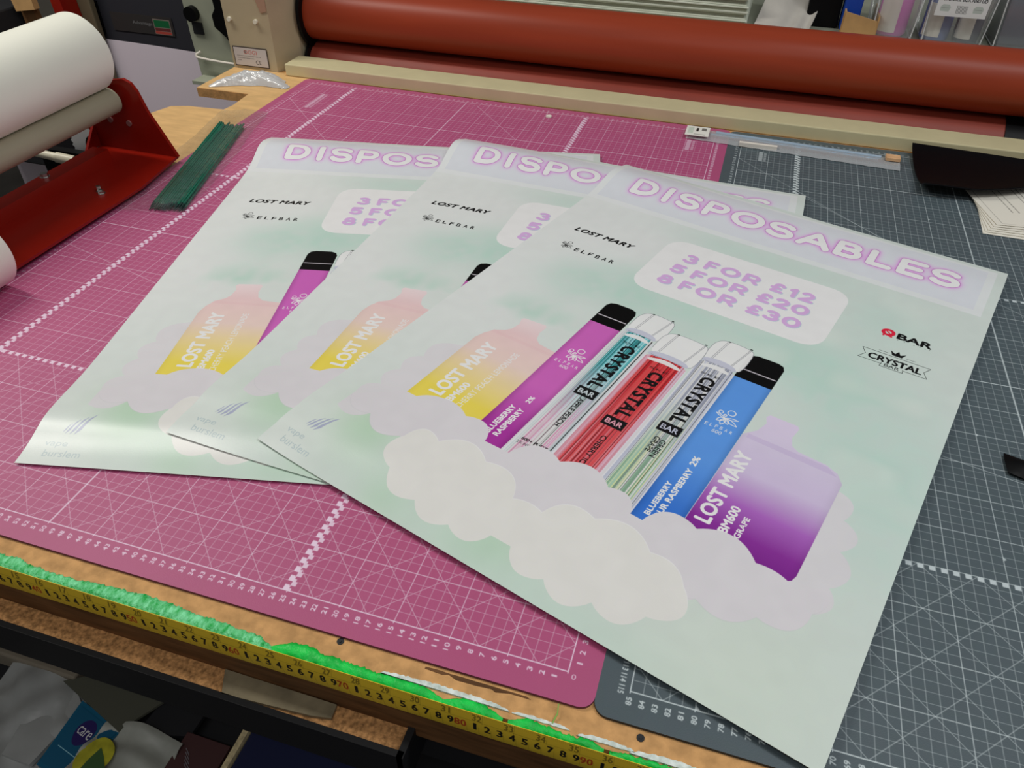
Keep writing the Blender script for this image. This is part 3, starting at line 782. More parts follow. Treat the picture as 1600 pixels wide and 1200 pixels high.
# torn green tape along the edge
def torn(x0, x1, seed, back, front, zf, m, name, parent, amp=.0025, lift=.0006):
    r_ = random.Random(seed); nx = int((x1 - x0) / .0016)
    bk = fr = 0.0; prof = []
    for i in range(nx + 1):
        bk = .86 * bk + r_.uniform(-1, 1) * .45; fr = .84 * fr + r_.uniform(-1, 1) * .5
        x = x0 + (x1 - x0) * i / nx
        pin = min(1, (i + 1) / 10, (nx + 1 - i) / 10)
        yb = -.0512 + (back(x) + amp * .8 * bk + r_.uniform(-1, 1) * .0007) * pin
        zl = ZT - .001 - (zf(x) + amp * .7 * fr + r_.uniform(-1, 1) * .0010) * pin
        prof.append((x, max(yb, -.0505), min(zl, ZT - .0015)))
    bm = bmesh.new(); rows = []
    for x, yb, zl in prof:
        j = lambda: r_.uniform(0, .0007)
        pts = [(yb, ZT + lift * .5), ((yb * 2 - .0512) / 3 + 0, ZT + lift + j()), ((yb - .0512) / 2, ZT + lift + j()), (-.0508, ZT + lift + j()), (-.0522 - j(), ZT - .0012), (-.0526 - j(), (ZT + zl) / 2), (-.0524 - j(), zl)]
        rows.append([bm.verts.new((x, a, b)) for a, b in pts])
    for i in range(nx):
        for k in range(6): bm.faces.new((rows[i][k], rows[i + 1][k], rows[i + 1][k + 1], rows[i][k + 1]))
    me = bpy.data.meshes.new(name); bm.to_mesh(me); bm.free()
    o = link(name, me, m, parent, True)
    s = o.modifiers.new('thick', 'SOLIDIFY'); s.thickness = .0004; s.offset = 1
    return o
gt = thing('green_edge_tape', 'torn bright green tape stuck along the front edge of the bench', 'tape', (0, -.05, -.003))
lerp = lambda x, a, b, A, Bv: A + (Bv - A) * min(1, max(0, (x - a) / (b - a)))
torn(-1.0, -.235, 1, lambda x: .0098 + .002 * math.sin(x * 31), None, lambda x: .0016, M['green_pale'], 'frayed_strip', gt)
torn(-.237, -.085, 2, lambda x: lerp(x, -.2, -.1, .009, .006), None, lambda x: .0022, M['green'], 'torn_strip', gt, .0018)
torn(-.088, -.038, 3, lambda x: .006, None, lambda x: .0022, M['green'], 'torn_strip', gt, .0014)
torn(-.034, .040, 4, lambda x: lerp(x, -.03, 0, .007, .0045), None, lambda x: .0026, M['green'], 'torn_strip', gt, .0016)
torn(.044, .10, 5, lambda x: .003, None, lambda x: .0022, M['green'], 'torn_strip', gt, .0018)
torn(.103, .5, 6, lambda x: .0025, None, lambda x: .002, M['green'], 'torn_strip', gt, .0022)
def fringe(x0, x1, yb, yw, seed, amp=.0012):
    r_ = random.Random(seed); n = int((x1 - x0) / .002); a = []; b = []
    for i in range(n + 1):
        x = x0 + (x1 - x0) * i / n; p = math.sin(PI * i / n) ** .4
        a.append((x, yb + yw * p + r_.uniform(-1, 1) * amp * .5)); b.append((x, yb - r_.uniform(0, 1) * amp * .4 * p))
    o = obj('white_backing', prism(bmesh.new(), a + b[::-1], ZT, ZT + .0012), M['tape_white'], gt); return o
fringe(-.142, -.035, -.0445, .0040, 1); fringe(-.033, .012, -.0448, .0024, 2); fringe(.018, .062, -.0465, .0032, 3); fringe(.058, .12, -.0478, .0045, 4); fringe(.112, .22, -.0480, .0045, 5)
settle(gt)
bm = bmesh.new()
tube(bm, (-.0015, -.0435, ZT + .0012), (.0005, -.036, ZT + .003), .0006, 6); tube(bm, (.0005, -.036, ZT + .003), (-.0005, -.029, ZT + .0045), .0005, 6)
tag(obj('grass_blade', bm, mat('blade', alb(120, 165, 70), .5)), 'tiny green thread sticking up from the bench edge below the gap between the mats', 'thread')
tag(obj('taped_cardboard', prism(bmesh.new(), [(-.292, -.054), (-.184, -.054), (-.183, -.066), (-.200, -.069), (-.282, -.0745), (-.286, -.0665)], -.0635, -.0600), M['cardboard_grey']), 'greyish taped cardboard strip lying on the chipboard ledge under the tape measure', 'cardboard')

# ------------------------------------------------------------------ cutting mats
def roundrect(x0, x1, y0, y1, r, n=8):
    out = []
    for cx, cy, a in ((x1 - r, y1 - r, 0), (x0 + r, y1 - r, 90), (x0 + r, y0 + r, 180), (x1 - r, y0 + r, 270)):
        out += [(cx + r * math.cos(math.radians(a + 90 * k / n)), cy + r * math.sin(math.radians(a + 90 * k / n))) for k in range(n + 1)]
    return out
def cutting_mat(name, label, x0, y0, print_mat, edge_mat):
    bm = bmesh.new(); uv = bm.loops.layers.uv.new('UVMap')
    prism(bm, roundrect(x0, x0 + .90, y0, y0 + 1.20, .012), ZT + .0001, 0.0)
    for f in bm.faces:
        f.normal_update()
        for l in f.loops: l[uv].uv = ((l.vert.co.x - x0) / .90, (l.vert.co.y - y0) / 1.20)
    me = bpy.data.meshes.new(name); bmesh.ops.recalc_face_normals(bm, faces=bm.faces); bm.to_mesh(me); bm.free()
    for p in me.polygons: p.material_index = 0 if p.normal.z > .5 else 1
    return tag(link(name, me, [print_mat, edge_mat]), label, 'cutting mat')
pinkC = mat_image('pink', alb(160, 74, 112), alb(226, 190, 208), False, .06,
    [((0, 43), (18.5, 38)), ((6, 65.7), (13.7, 61.3)), ((0, 105.7), (19, 86.7)), ((37.5, 114), (50, 100)), ((52, 116), (53, 95)), ((13.7, 61.3), (40, 46))])
M['pink_mat'] = image_mat('pink_mat_print', pinkC.image('pink_mat_print'), .48, .4, bump=.15, bscale=900)
greyC = mat_image('grey', alb(70, 81, 86), alb(182, 192, 194), True, .10,
    [((0, 105), (35, 70)), ((11.9, 92.4), (22.7, 82.5)), ((26.2, 35.4), (34, 33.5)), ((34, 33.5), (60, 27)), ((36.5, 68.5), (60, 50)), ((22.7, 82.5), (36.5, 68.5))])
M['grey_mat'] = image_mat('grey_mat_print', greyC.image('grey_mat_print'), .48, .4, bump=.15, bscale=900)
cutting_mat('cutting_mat', 'pink cutting mat with white centimetre grid on the left of the bench', -.85 - .025, -.026, M['pink_mat'], mat('pink_mat_edge', alb(90, 40, 62), .6))
cutting_mat('cutting_mat', 'dark grey cutting mat with white centimetre grid on the right of the bench', .0475 - .025 + .0025, -.0035 - .026 + .002, M['grey_mat'], mat('grey_mat_edge', alb(34, 38, 40), .6))

# ------------------------------------------------------------------ posters
pimg = poster_image()
M['poster'] = image_mat('poster_print', pimg, .28, .35, bump=.05, bscale=700)
M['poster_back'] = mat('poster_back', alb(208, 208, 204), .5)
W_, H_ = PW / 100, PH / 100
Q = {'p1': (-0.3761, 0.1512, -0.3041), 'p2': (-0.4667, 0.1292, -0.0465), 'p3': (-0.5893, 0.0493, 0.2183)}
ZB = {'p3': .003, 'p2': .005, 'p1': .007}
TB = {'p3': .013, 'p2': .018, 'p1': .010}
def prof(k, u, v):
    z = ZB[k] + {'p3': .0068, 'p2': .0066, 'p1': .0060}[k] * math.exp(-((v - .066) / (.030 if v < .066 else .058)) ** 2) * math.exp(-(u / .42) ** 2)
    z += TB[k] * math.exp(-((v - .765) / .05) ** 2) * math.exp(-(u / .22) ** 2) + .004 * math.exp(-((v - .77) / .05) ** 2)
    return z
def toxy(k, u, v):
    x, y, a = Q[k]; return x + u * math.cos(a) - v * math.sin(a), y + u * math.sin(a) + v * math.cos(a)
def touv(k, X, Y):
    x, y, a = Q[k]; X -= x; Y -= y; return X * math.cos(a) + Y * math.sin(a), -X * math.sin(a) + Y * math.cos(a)
def height(k, u, v):
    z = prof(k, u, v); X, Y = toxy(k, u, v)
    for lower in {'p3': (), 'p2': ('p3',), 'p1': ('p3', 'p2')}[k]:
        a, b = touv(lower, X, Y)
        inside = min(a, W_ - a, b, H_ - b)
        if inside > -.02:
            zl = height(lower, min(max(a, 0), W_), min(max(b, 0), H_)) + .0020
            wgt = min(1, (inside + .02) / .02)
            if zl > z: z += (zl - z) * wgt
    return z
labels = {'p3': 'vape price poster at the bottom left of the three fanned posters, showing only DISPOS',
          'p2': 'middle vape price poster, lying between the two others and showing DISPO',
          'p1': 'front vape price poster on top of the fan, with the whole word DISPOSABLES visible'}
for k in ('p3', 'p2', 'p1'):
    def f(s, t, k=k):
        u, v = s * W_, t * H_
        du = (.009 if k == 'p1' else .003) * max(0, 1 - u / .25) ** 2 * max(0, 1 - v / .22) ** 2
        X, Y = toxy(k, u + du, v); return (X, Y, height(k, u, v))
    tag(sheet('poster', surf(60, 96, f), M['poster'], thick=.0003, back=M['poster_back']), labels[k], 'poster', 'three fanned posters')

# ------------------------------------------------------------------ laminator
lam = thing('laminator', 'large cream roll laminator with red-brown rubber rollers behind the bench', 'laminator', (-.2, 1.3, FZ))
obj('front_rail', B(-.93, 1.35, 1.181, 1.245, ZT + .0005, .0225, bevel=.002), M['cream'], lam)
obj('upper_roller', cyl(bmesh.new(), (1.32, .096), .0562, -.93, 1.35, 'x', 96), M['rubber'], lam, True)
obj('lower_roller', cyl(bmesh.new(), (1.320, -.024), .060, -.92, .510, 'x', 96), M['rubber2'], lam, True)
bm = bmesh.new(); cyl(bm, (1.318, -.024), .0615, .510, .70, 'x', 64)
tag(obj('bearing_cover', bm, M['black'], lam, True), 'black cover at the right end of the lower roller')
obj('rear_bed', B(-.93, 1.35, 1.385, 2.1, .02, .114), M['greygreen'], lam)
obj('base_cabinet', B(-.93, 1.3, 1.40, 2.0, FZ, .02), M['darker'], lam)
# end housing
hs = obj('end_housing', prism(bmesh.new(), [(1.195, -.0025), (1.195, .34), (1.72, .34), (1.72, -.4), (1.3, -.4), (1.3, -.0025)], -1.068, -.958, 'x'), M['cream2'], lam)
bm = prism(bmesh.new(), [(-.958, 1.195), (-.958, 1.45), (-.932, 1.45), (-.932, 1.26)], -.0025, .34, 'z')
obj('housing_side', bm, M['cream2'], lam)
obj('roller_ring', cyl(bmesh.new(), (1.32, .096), .071, -.9255, -.918, 'x', 64), M['black'], lam, True)
obj('roller_ring', cyl(bmesh.new(), (1.318, -.018), .066, -.9262, -.920, 'x', 64), M['black'], lam, True)
# name plate
def plate_image():
    C = Canvas(8.4, 3.9, 60, alb(178, 172, 170)); K = alb(60, 50, 48, k=1)
    for a in ([(0, 0), (8.4, 0), (8.4, .18), (0, .18)], [(0, 3.72), (8.4, 3.72), (8.4, 3.9), (0, 3.9)], [(0, 0), (.16, 0), (.16, 3.9), (0, 3.9)], [(8.24, 0), (8.4, 0), (8.4, 3.9), (8.24, 3.9)]): C.fill(a, K)
    C.text('OGGI', (2.6, 2.5, 5.8, 3.3), alb(170, 80, 70)); C.fill(arc(3.0, 2.9, .3, .3, 0, 360), K, .6)
    for v, w in ((2.0, 6.2), (1.55, 4.4), (1.1, 1.2)):
        for i in range(int(w * 3)): C.fill([(.8 + i * .33, v), (1.05 + i * .33, v), (1.05 + i * .33, v + .17), (.8 + i * .33, v + .17)], K, .6)
    C.text('CE', (5.2, .6, 6.6, 1.4), K)
    return C.image('name_plate_print')
M['plate'] = image_mat('name_plate', plate_image(), .35, .5)
obj_pl = surf(1, 1, lambda s, t: (-1.0615 + .0845 * s, 1.1935, .0035 + .041 * t))
np_ = sheet('name_plate', obj_pl, M['plate'], hs, thick=.001); np_['label'] = 'silver rating plate on the housing'
for x in (-1.054, -.99):
    bm = bmesh.new(); cyl(bm, (x, .100), .0045, 1.189, 1.1955, 'y', 16); obj('screw_cap', bm, mat('cap', alb(200, 196, 180), .4), hs, True)
bm = prism(bmesh.new(), [(-.985, .15), (-.96, .15), (-.96, .122), (-.975, .118)], 1.1935, 1.1948, 'y'); obj('sticker', bm, mat('sticker', alb(150, 120, 100), .5), hs)
# side panel with knobs
sp = obj('side_panel', prism(bmesh.new(), [(-1.252, .30), (-1.248, .02), (-1.243, -.078), (-1.07, -.066), (-1.07, .30)], 1.30, 1.315, 'y'), M['greygreen'], lam)
obj('panel_lip', B(-1.240, -1.10, 1.255, 1.30, -.078, -.070), M['greygreen'], lam)
bm = bmesh.new(); cyl(bm, (-1.226, .072), .0165, 1.285, 1.301, 'y', 32); obj('round_knob', bm, M['black'], sp, True)
obj('knob_label', B(-1.235, -1.208, 1.297, 1.3, .026, .052), M['darker'], sp)
bm = prism(bmesh.new(), [(-1.168, .30), (-1.155, .30), (-1.10, .0), (-1.118, -.002), (-1.14, .03), (-1.165, .05), (-1.166, .075), (-1.155, .09)], 1.285, 1.301, 'y'); obj('lever', bm, M['black'], sp)
bm = bmesh.new(); pts = [(-1.225, 1.292, -.012), (-1.236, 1.288, -.018), (-1.234, 1.286, -.024), (-1.20, 1.286, -.027), (-1.16, 1.286, -.029), (-1.10, 1.286, -.030)]
for a, b in zip(pts, pts[1:]): tube(bm, a, b, .0028, 8)
tag(obj('white_cord', bm, M['label_white'], lam, True), 'white cord end hanging across the panel')
settle(lam)

# crumpled clear bag on the plywood by the laminator
def crumple(cx, cy, z0, rx, ry, h, seed, rot=0.0, n=26):
    r_ = random.Random(seed); ph = [(r_.uniform(5, 26), r_.uniform(5, 26), r_.uniform(0, 6), r_.uniform(.2, 1)) for _ in range(9)]
    def f(s, t):
        a, b = 2 * s - 1, 2 * t - 1; d = min(1, math.hypot(a, b) / 1.0)
        e = 1 - max(abs(a), abs(b)) ** 2.4
        q = sum(w * abs(math.sin(fx * a * .6 + fy * b * .6 + p)) for fx, fy, p, w in ph) / 4.5
        sh = 1 + .22 * math.sin(3 * math.atan2(b, a) + seed) + .1 * math.sin(7 * math.atan2(b, a))
        x, y = a * rx * sh, b * ry * sh
        c, s_ = math.cos(rot), math.sin(rot)
        return (cx + x * c - y * s_, cy + x * s_ + y * c, z0 + h * e * (.25 + .75 * q) + .0008)
    return surf(n, n, f)
tag(sheet('plastic_bag', crumple(-.975, 1.125, ZT + .001, .066, .034, .020, 3, .25), M['film3'], thick=.0004), 'crumpled clear plastic bag on the plywood beside the laminator housing', 'plastic bag')

# ------------------------------------------------------------------ roll stand with paper roll
st = thing('roll_stand', 'glossy red steel roll stand with grey rollers standing at the left of the mat', 'roll stand', (-.93, .5, .001))
obj('base_plate', prism(bmesh.new(), [(-.985, .33), (-.856, .33), (-.853, .60), (-.872, .722), (-1.03, .722), (-.99, .60)], .0075, .0115), M['red'], st)
bm = prism(bmesh.new(), [(-.99, .0115), (-.962, .0075), (-.962, .011), (-.965, .032), (-.995, .032), (-.995, .0115)], .30, .668, 'y'); obj('rear_flange', bm, M['red'], st)
for yy in (.715, .332):
    obj('end_plate', prism(bmesh.new(), [(-1.026, .0113), (-.868, .0113), (-.905, .085), (-.915, .118), (-.923, .130), (-.936, .1355), (-.955, .132), (-1.03, .128), (-1.052, .115), (-1.040, .04)], yy, yy + .006, 'y'), M['red'], st)
obj('gusset', prism(bmesh.new(), [(.68, .012), (.715, .012), (.715, .05)], -1.030, -1.025, 'x'), M['red'], st)
for x, nm in ((-.960, 0), (-1.014, 1)):
    obj('grey_roller', cyl(bmesh.new(), (x, .102), .0205, .345, .703, 'y', 48), M['grey_roller'], st, True)
    obj('axle', cyl(bmesh.new(), (x, .102), .004, .325, .728, 'y', 16), M['steel'], st, True)
def bolt(x, y, z, r=.006, h=.006, square=False):
    bm = bmesh.new(); cyl(bm, (x, y), r, z, z + h, 'z', 4 if square else 6); cyl(bm, (x, y), r * 1.25, z - .0006, z + .0008, 'z', 20)
    return obj('bolt', bm, M['steel'], st)
bolt(-.985, .548, .032); bolt(-.905, .566, .0115, .0042, .009, True); bolt(-.897, .561, .0115, .0045, .004, True)
for x, z in ((-.985, .063), (-.948, .061)):
    bm = bmesh.new(); cyl(bm, (x, z), .0048, .7125, .7155, 'y', 20); obj('plug', bm, mat('plug', alb(120, 80, 78), .4), st, True)
for x in (-1.08, -.88): obj('foot', B(x - .012, x + .012, .60, .64, .0004, .0075) if x > -1 else B(-.985, -.965, .60, .64, .0004, .0075), M['black'], st)
settle(st)
pr = thing('paper_roll', 'big white paper roll resting on the two grey rollers of the red stand', 'paper roll', (-.987, .5, .176))
obj('roll_body', cyl(bmesh.new(), (-.987, .1765), .0600, .348, .700, 'y', 96), M['paper_roll'], pr, True)
bm = bmesh.new(); cyl(bm, (-.987, .1765), .019, .345, .7005, 'y', 40); obj('core', bm, M['cardboard'], pr, True)
settle(pr)
pr = thing('paper_roll', 'white paper roll lying on the pink mat at the left edge of the picture', 'paper roll', (-.866, .15, .001))
obj('roll_body', cyl(bmesh.new(), (-.8665, .0520), .0510, -.06, .315, 'y', 72), M['paper_roll'], pr, True)
bm = bmesh.new(); cyl(bm, (-.8665, .0520), .018, -.0605, .3155, 'y', 32); obj('core', bm, M['cardboard'], pr, True)
settle(pr)
# toothed disc and grip behind the stand
td = thing('toothed_disc', 'silver toothed disc with a light grip seen below the grey roller', 'disc', (-1.12, .78, -.02))
bm = bmesh.new(); nT = 44
for r0, r1, y0, y1 in ((.066, .058, .772, .776),):
    ring = []
    for i in range(nT * 2):
        a = PI * i / nT; r = .066 if i % 2 else .0625; ring.append((-1.085 + r * math.cos(a) , -.022 + r * math.sin(a)))
    prism(bm, ring, .772, .776, 'y')
obj('tooth_ring', bm, mat('disc_grey', alb(215, 215, 218), .35), td)
obj('hub', cyl(bmesh.new(), (-1.085, -.022), .026, .764, .772, 'y', 40), M['black'], td, True)
obj('cap_nut', cyl(bmesh.new(), (-1.085, -.022), .012, .756, .764, 'y', 6), M['steel'], td)
bm = bmesh.new(); tube(bm, (-1.165, .70, -.014), (-1.125, .705, -.020), .0075, 14); tube(bm, (-1.125, .705, -.020), (-1.095, .712, -.026), .0095, 14)
obj('grip', bm, mat('grip', alb(196, 190, 170), .35), td, True)
obj('bracket', B(-1.20, -1.06, .74, .756, -.12, -.026), M['black'], td)
settle(td)

# ------------------------------------------------------------------ bundle of green sticks in a bag
stick_bm = bmesh.new()
proto = None
r_ = random.Random(4)
A0 = np.array([-.7870, .572]); A1 = np.array([-.874, .885])
for i in range(30):
    s = i % 15; lay = i // 15
    nx, ny = .976, .218
    off = (s - 7) * .0040 + r_.uniform(-.0003, .0003)
    d0 = off * .93 + .003 + lay * .001; d1 = off * .90 + lay * .0012
    if i == 29: d0, d1, lay = -.010, -.030, 0
    p = np.array([A0[0] + nx * d0, A0[1] + ny * d0]) + r_.uniform(-.004, .004) * np.array([-.218, .976])
    q = np.array([A1[0] + nx * d1, A1[1] + ny * d1]) + r_.uniform(-.012, .006) * np.array([-.218, .976])
    if i == 29: q = np.array([-.888, .868])
    z = .0025 + lay * .0037 + r_.uniform(0, .0003)
    if proto is None:
        sb = bmesh.new(); tube(sb, (0, 0, 0), (0, .300, 0), .0017, 8)
        proto = obj('green_stick', sb, M['stick'], None, True)
        tb = bmesh.new(); cyl(tb, (0, 0), .0006, -.012, 0, 'y', 8, r2=.0018); tip = obj('pointed_tip', tb, M['stick_tip'], proto, True)
        root = proto
    else:
        root = proto.copy(); COL.objects.link(root)
        tc = tip.copy(); COL.objects.link(tc); tc.parent = root
    d = q - p; L = float(np.hypot(*d))
    root.location = (float(p[0]), float(p[1]), z); root.rotation_euler = (r_.uniform(0, .001), 0, math.atan2(d[1], d[0]) - PI / 2)
    root.scale = (1, L / .300, 1)
    tag(root, 'thin green garden stick packed tightly in the clear bag beside the red stand' if i < 29 else 'single green stick lying apart from the bundle, nearest the red stand', 'stick', 'bundle of green sticks')
def bagf(s, t):
    # long bag along the sticks
    x0, y0 = -.793, .545; dx, dy = -.218, .976; nx, ny = .976, .218
    L = .42; w = .105 + .01 * math.sin(5 * t)
    a = (s - .5) * w; b = t * L
    core = math.exp(-((s - .58) / .22) ** 2) * (1 if .06 < t < .9 else .5)
    z = .0015 + .0085 * core + .0022 * abs(math.sin(17 * s + 9 * t)) * (1 - core) + .0012 * abs(math.sin(31 * t + 5 * s))
    return (x0 + dx * b + nx * a - .004, y0 + dy * b + ny * a, z + .0012)
tag(sheet('clear_bag', surf(22, 44, bagf), M['film'], thick=.0002), 'long clear plastic bag lying over the bundle of green sticks', 'plastic bag')

# ------------------------------------------------------------------ clear packet by the rail
pk = thing('clear_packet', 'long flat clear packet with a white barcode label lying along the laminator rail', 'packet', (.13, 1.12, .001))
def pkf(s, t):
    x = -.052 + .372 * s; y = 1.100 + .052 * t + lerp(s, 0, 1, .006, -.020)
    return (x, y, .0012 + .0045 * math.sin(PI * t) ** .6 + .001 * abs(math.sin(40 * s + 7 * t)))
sheet('film', surf(50, 8, pkf), M['film2'], pk, thick=.0002)
def pl_img():
    C = Canvas(4.4, 4.6, 60, alb(214, 212, 204)); K = alb(30, 30, 32, k=1)
    C.fill([(1.9, 1.9), (2.35, 1.9), (2.35, 3.7), (1.9, 3.7)], K); C.fill([(2.9, 2.4), (3.8, 2.4), (3.8, 3.9), (2.9, 3.9)], K, .8); C.fill([(1.6, .5), (3.7, .5), (3.7, .85), (1.6, .85)], K, .5)
    for i in range(9): C.fill([(.4, .8 + i * .35), (1.4, .8 + i * .35), (1.4, 1.0 + i * .35), (.4, 1.0 + i * .35)], alb(100, 150, 120), .6)
    return C.image('packet_label_print')
M['packet_label'] = image_mat('packet_label', pl_img(), .5)
sheet('label', surf(6, 4, lambda s, t: (-.055 + .043 * s, 1.106 + .046 * t, .0085 + .001 * math.sin(PI * t))), M['packet_label'], pk, thick=.0004)
obj('white_strip', B(.045, .112, 1.0985, 1.106, .002, .009), M['label_white'], pk)
bm = bmesh.new(); tube(bm, (.0, 1.139, .0055), (.29, 1.120, .0055), .0035, 10); obj('rod', bm, M['rod'], pk, True)
bm = bmesh.new(); tube(bm, (-.01, 1.130, .0045), (.285, 1.110, .0045), .0022, 10); obj('rod', bm, M['rod'], pk, True)
settle(pk)
tag(obj('wooden_block', box(bmesh.new(), .296, .320, 1.103, 1.121, .0075, .0135, .0008), M['wood']), 'small pale wooden block at the right end of the clear packet', 'block')

# ------------------------------------------------------------------ small scraps
tag(obj('paper_scrap', prism(bmesh.new(), [(-.326, 1.123), (-.317, 1.122), (-.3155, 1.129), (-.321, 1.134), (-.3265, 1.130)], .0005, .003), M['paper']), 'tiny white scrap on the pink mat near the laminator rail', 'paper scrap')
bm = surf(14, 10, lambda s, t: (.372 + .10 * s, .372 - .028 * t - .012 * s - .006 * math.sin(PI * s), .002 + .010 * math.sin(PI * t) * (min(1, s * 3) ** .5)))
tag(sheet('black_object', bm, M['black'], thick=.002), 'rounded black tool end on the grey mat at the right edge', 'tool')

# black curved tray leaning at the rail
def trayf(s, t):
    x = .342 + .30 * s
    yb = 1.172 - .002 * s; yf = .984 + .022 * s + .19 * max(0, s - .25) ** 1.35
    y = yb + (yf - yb) * t
    z = .018 - .008 * s + (-.014) * math.sin(PI * min(1, t * 1.0)) ** .7 * (1 - .3 * s) + .004 * t + .003 * max(0, t - .9) * 10
    return (x, y, max(z, .0015))
tag(sheet('black_tray', surf(24, 20, trayf), mat('glossy_black', alb(6, 6, 9, k=1), .45, spec=.12), thick=.0015), 'curved sheet of glossy black plastic lying by the rail at the right', 'plastic tray')

# fanned printed papers
def paper_img():
    C = Canvas(21, 29.7, 16, alb(210, 206, 194)); K = alb(60, 58, 56, k=1)
    rr_ = random.Random(2)
    C.fill([(1, 1), (1.06, 1), (1.06, 28.6), (1, 28.6)], K, .8); C.fill([(1, 1), (20, 1), (20, 1.06), (1, 1.06)], K, .8)
    for i, u in enumerate((4.2, 5.2, 7.6, 8.4, 9.2, 11.5, 13)):
        v = 9 - (i > 1) * -4
        while v < 27:
            w = rr_.uniform(.5, 1.6); C.fill([(u, v), (u + .16, v), (u + .16, v + w), (u, v + w)], K, .75); v += w + .25
    return C.image('paper_print')
M['printed'] = image_mat('printed_paper', paper_img(), .6)
for i in range(6):
    a = math.radians(-1.5 + 1.8 * i); ox, oy = .4245 + .0042 * i, .885 + .005 * i
    ca, sa = math.cos(a), math.sin(a); z = .0008 + .0011 * i
    tag(sheet('paper_sheet', surf(4, 4, lambda s, t: (ox + .21 * s * ca - .297 * t * sa - .06 * t * 0 , oy + .21 * s * sa + .150 * t * ca, z + (.0003 * s))), M['printed'] if i >= 3 else M['paper'], thick=.0002),
        ['lowest plain sheet of the fanned paper pile at the right edge', 'second sheet from the bottom of the fanned paper pile', 'third sheet from the bottom of the fanned paper pile', 'fourth sheet from the bottom of the fanned paper pile', 'printed sheet just below the top of the fanned paper pile', 'topmost printed sheet of the paper pile at the right edge'][i], 'paper sheet', 'fanned papers')

# ------------------------------------------------------------------ things on the rear bed of the laminator
zb = .1145
nm = ['lowest', 'second lowest', 'middle', 'second highest', 'topmost']
for i in range(5):
    z0 = zb + i * .0128; sh = [0, .004, .001, .006, .002][i]
    fb = thing('foam_board', nm[i] + ' white foam board of the stack behind the upper roller', 'foam board', (-.35, 1.6, z0), 'stacked foam boards')
    obj('face_sheet', B(-.95 + sh, .010 - sh, 1.445 + sh, 2.05, z0 + .0096, z0 + .0120, bevel=.0004), M['foam'], fb)
    obj('core', B(-.948 + sh, .006 - sh, 1.4500 + sh, 2.045, z0 + .0026, z0 + .0096), M['foam_edge'], fb)
    obj('face_sheet', B(-.95 + sh, .010 - sh, 1.445 + sh, 2.05, z0, z0 + .0026), M['foam'], fb)
    settle(fb)
tag(sheet('grey_sheeting', surf(24, 16, lambda s, t: (.022 + .11 * s + .03 * t, 1.43 + .16 * t, zb + .003 + .075 * t ** 1.3 + .012 * math.sin(5 * s + 2 * t) * t + .006 * math.sin(14 * s * s) * (1 - t) * s)), M['grey_bag'], thick=.001), 'crumpled grey plastic sheeting between the foam boards and the boxes', 'plastic sheet')
cb_ = thing('cardboard_box', 'open brown cardboard box behind the upper roller, left of the clear boxes', 'cardboard box', (.228, 1.5, zb))
obj('front_wall', prism(bmesh.new(), [(.195, zb), (.262, zb), (.258, zb + .032), (.197, zb + .045)], 1.45, 1.453, 'y'), M['cardboard'], cb_)
obj('bottom', B(.197, .26, 1.453, 1.56, zb, zb + .003), M['cardboard'], cb_)
obj('side_wall', B(.195, .198, 1.453, 1.56, zb, zb + .045), M['cardboard'], cb_); obj('side_wall', B(.259, .262, 1.453, 1.56, zb, zb + .04), M['cardboard'], cb_)
settle(cb_)
tag(obj('blue_pack', box(bmesh.new(), .193, .226, 1.475, 1.53, zb + .0035, zb + .10, .002), M['blue']), 'small blue pack standing in the brown cardboard box', 'pack')
tag(obj('dark_gap_block', box(bmesh.new(), .125, .19, 1.50, 1.6, zb, zb + .09, .003), M['black']), 'black block added to make the dark gap between grey sheeting and cardboard box', 'case')  # black block stands in for the shade of the gap behind the roller
def clear_box(x0, x1, label, hgt=.15):
    y0, y1 = 1.448, 1.60; f = .008
    b_ = thing('storage_box', label, 'storage box', ((x0 + x1) / 2, 1.52, zb), 'clear storage boxes')
    bm = bmesh.new()
    o = [(x0 + f, y0 + f), (x1 - f, y0 + f), (x1 - f, y1 - f), (x0 + f, y1 - f)]; t = [(x0, y0), (x1, y0), (x1, y1), (x0, y1)]
    a = [bm.verts.new((x, y, zb + .0005)) for x, y in o]; c = [bm.verts.new((x, y, zb + hgt)) for x, y in t]
    for i in range(4): bm.faces.new((a[i], a[(i + 1) % 4], c[(i + 1) % 4], c[i]))
    bm.faces.new(a[::-1])
    bmesh.ops.bevel(bm, geom=[e for e in bm.edges if len(e.link_faces) == 2], offset=.005, segments=2, affect='EDGES')
    sheet('tub', bm, M['box_clear'], b_, thick=.0015, offset=-1)
    bm = bmesh.new()
    for i in range(4): tube(bm, (*o[i], zb + .003), (*t[i], zb + hgt), .0012, 6); tube(bm, (*o[i], zb + .003), (*o[(i + 1) % 4], zb + .003), .0012, 6)
    obj('corner_ridge', bm, M['box_edge'], b_, True)
    obj('rim', B(x0 - .003, x1 + .003, y0 - .003, y0, zb + hgt - .004, zb + hgt), M['box_edge'], b_)
    settle(b_); return b_
clear_box(.247, .335, 'clear storage box holding the pink bottle, left of the three')
sb2 = clear_box(.341, .462, 'clear storage box with a white barcode label, between the other two')
clear_box(.470, .60, 'clear storage box with dark contents at the right edge of the picture')
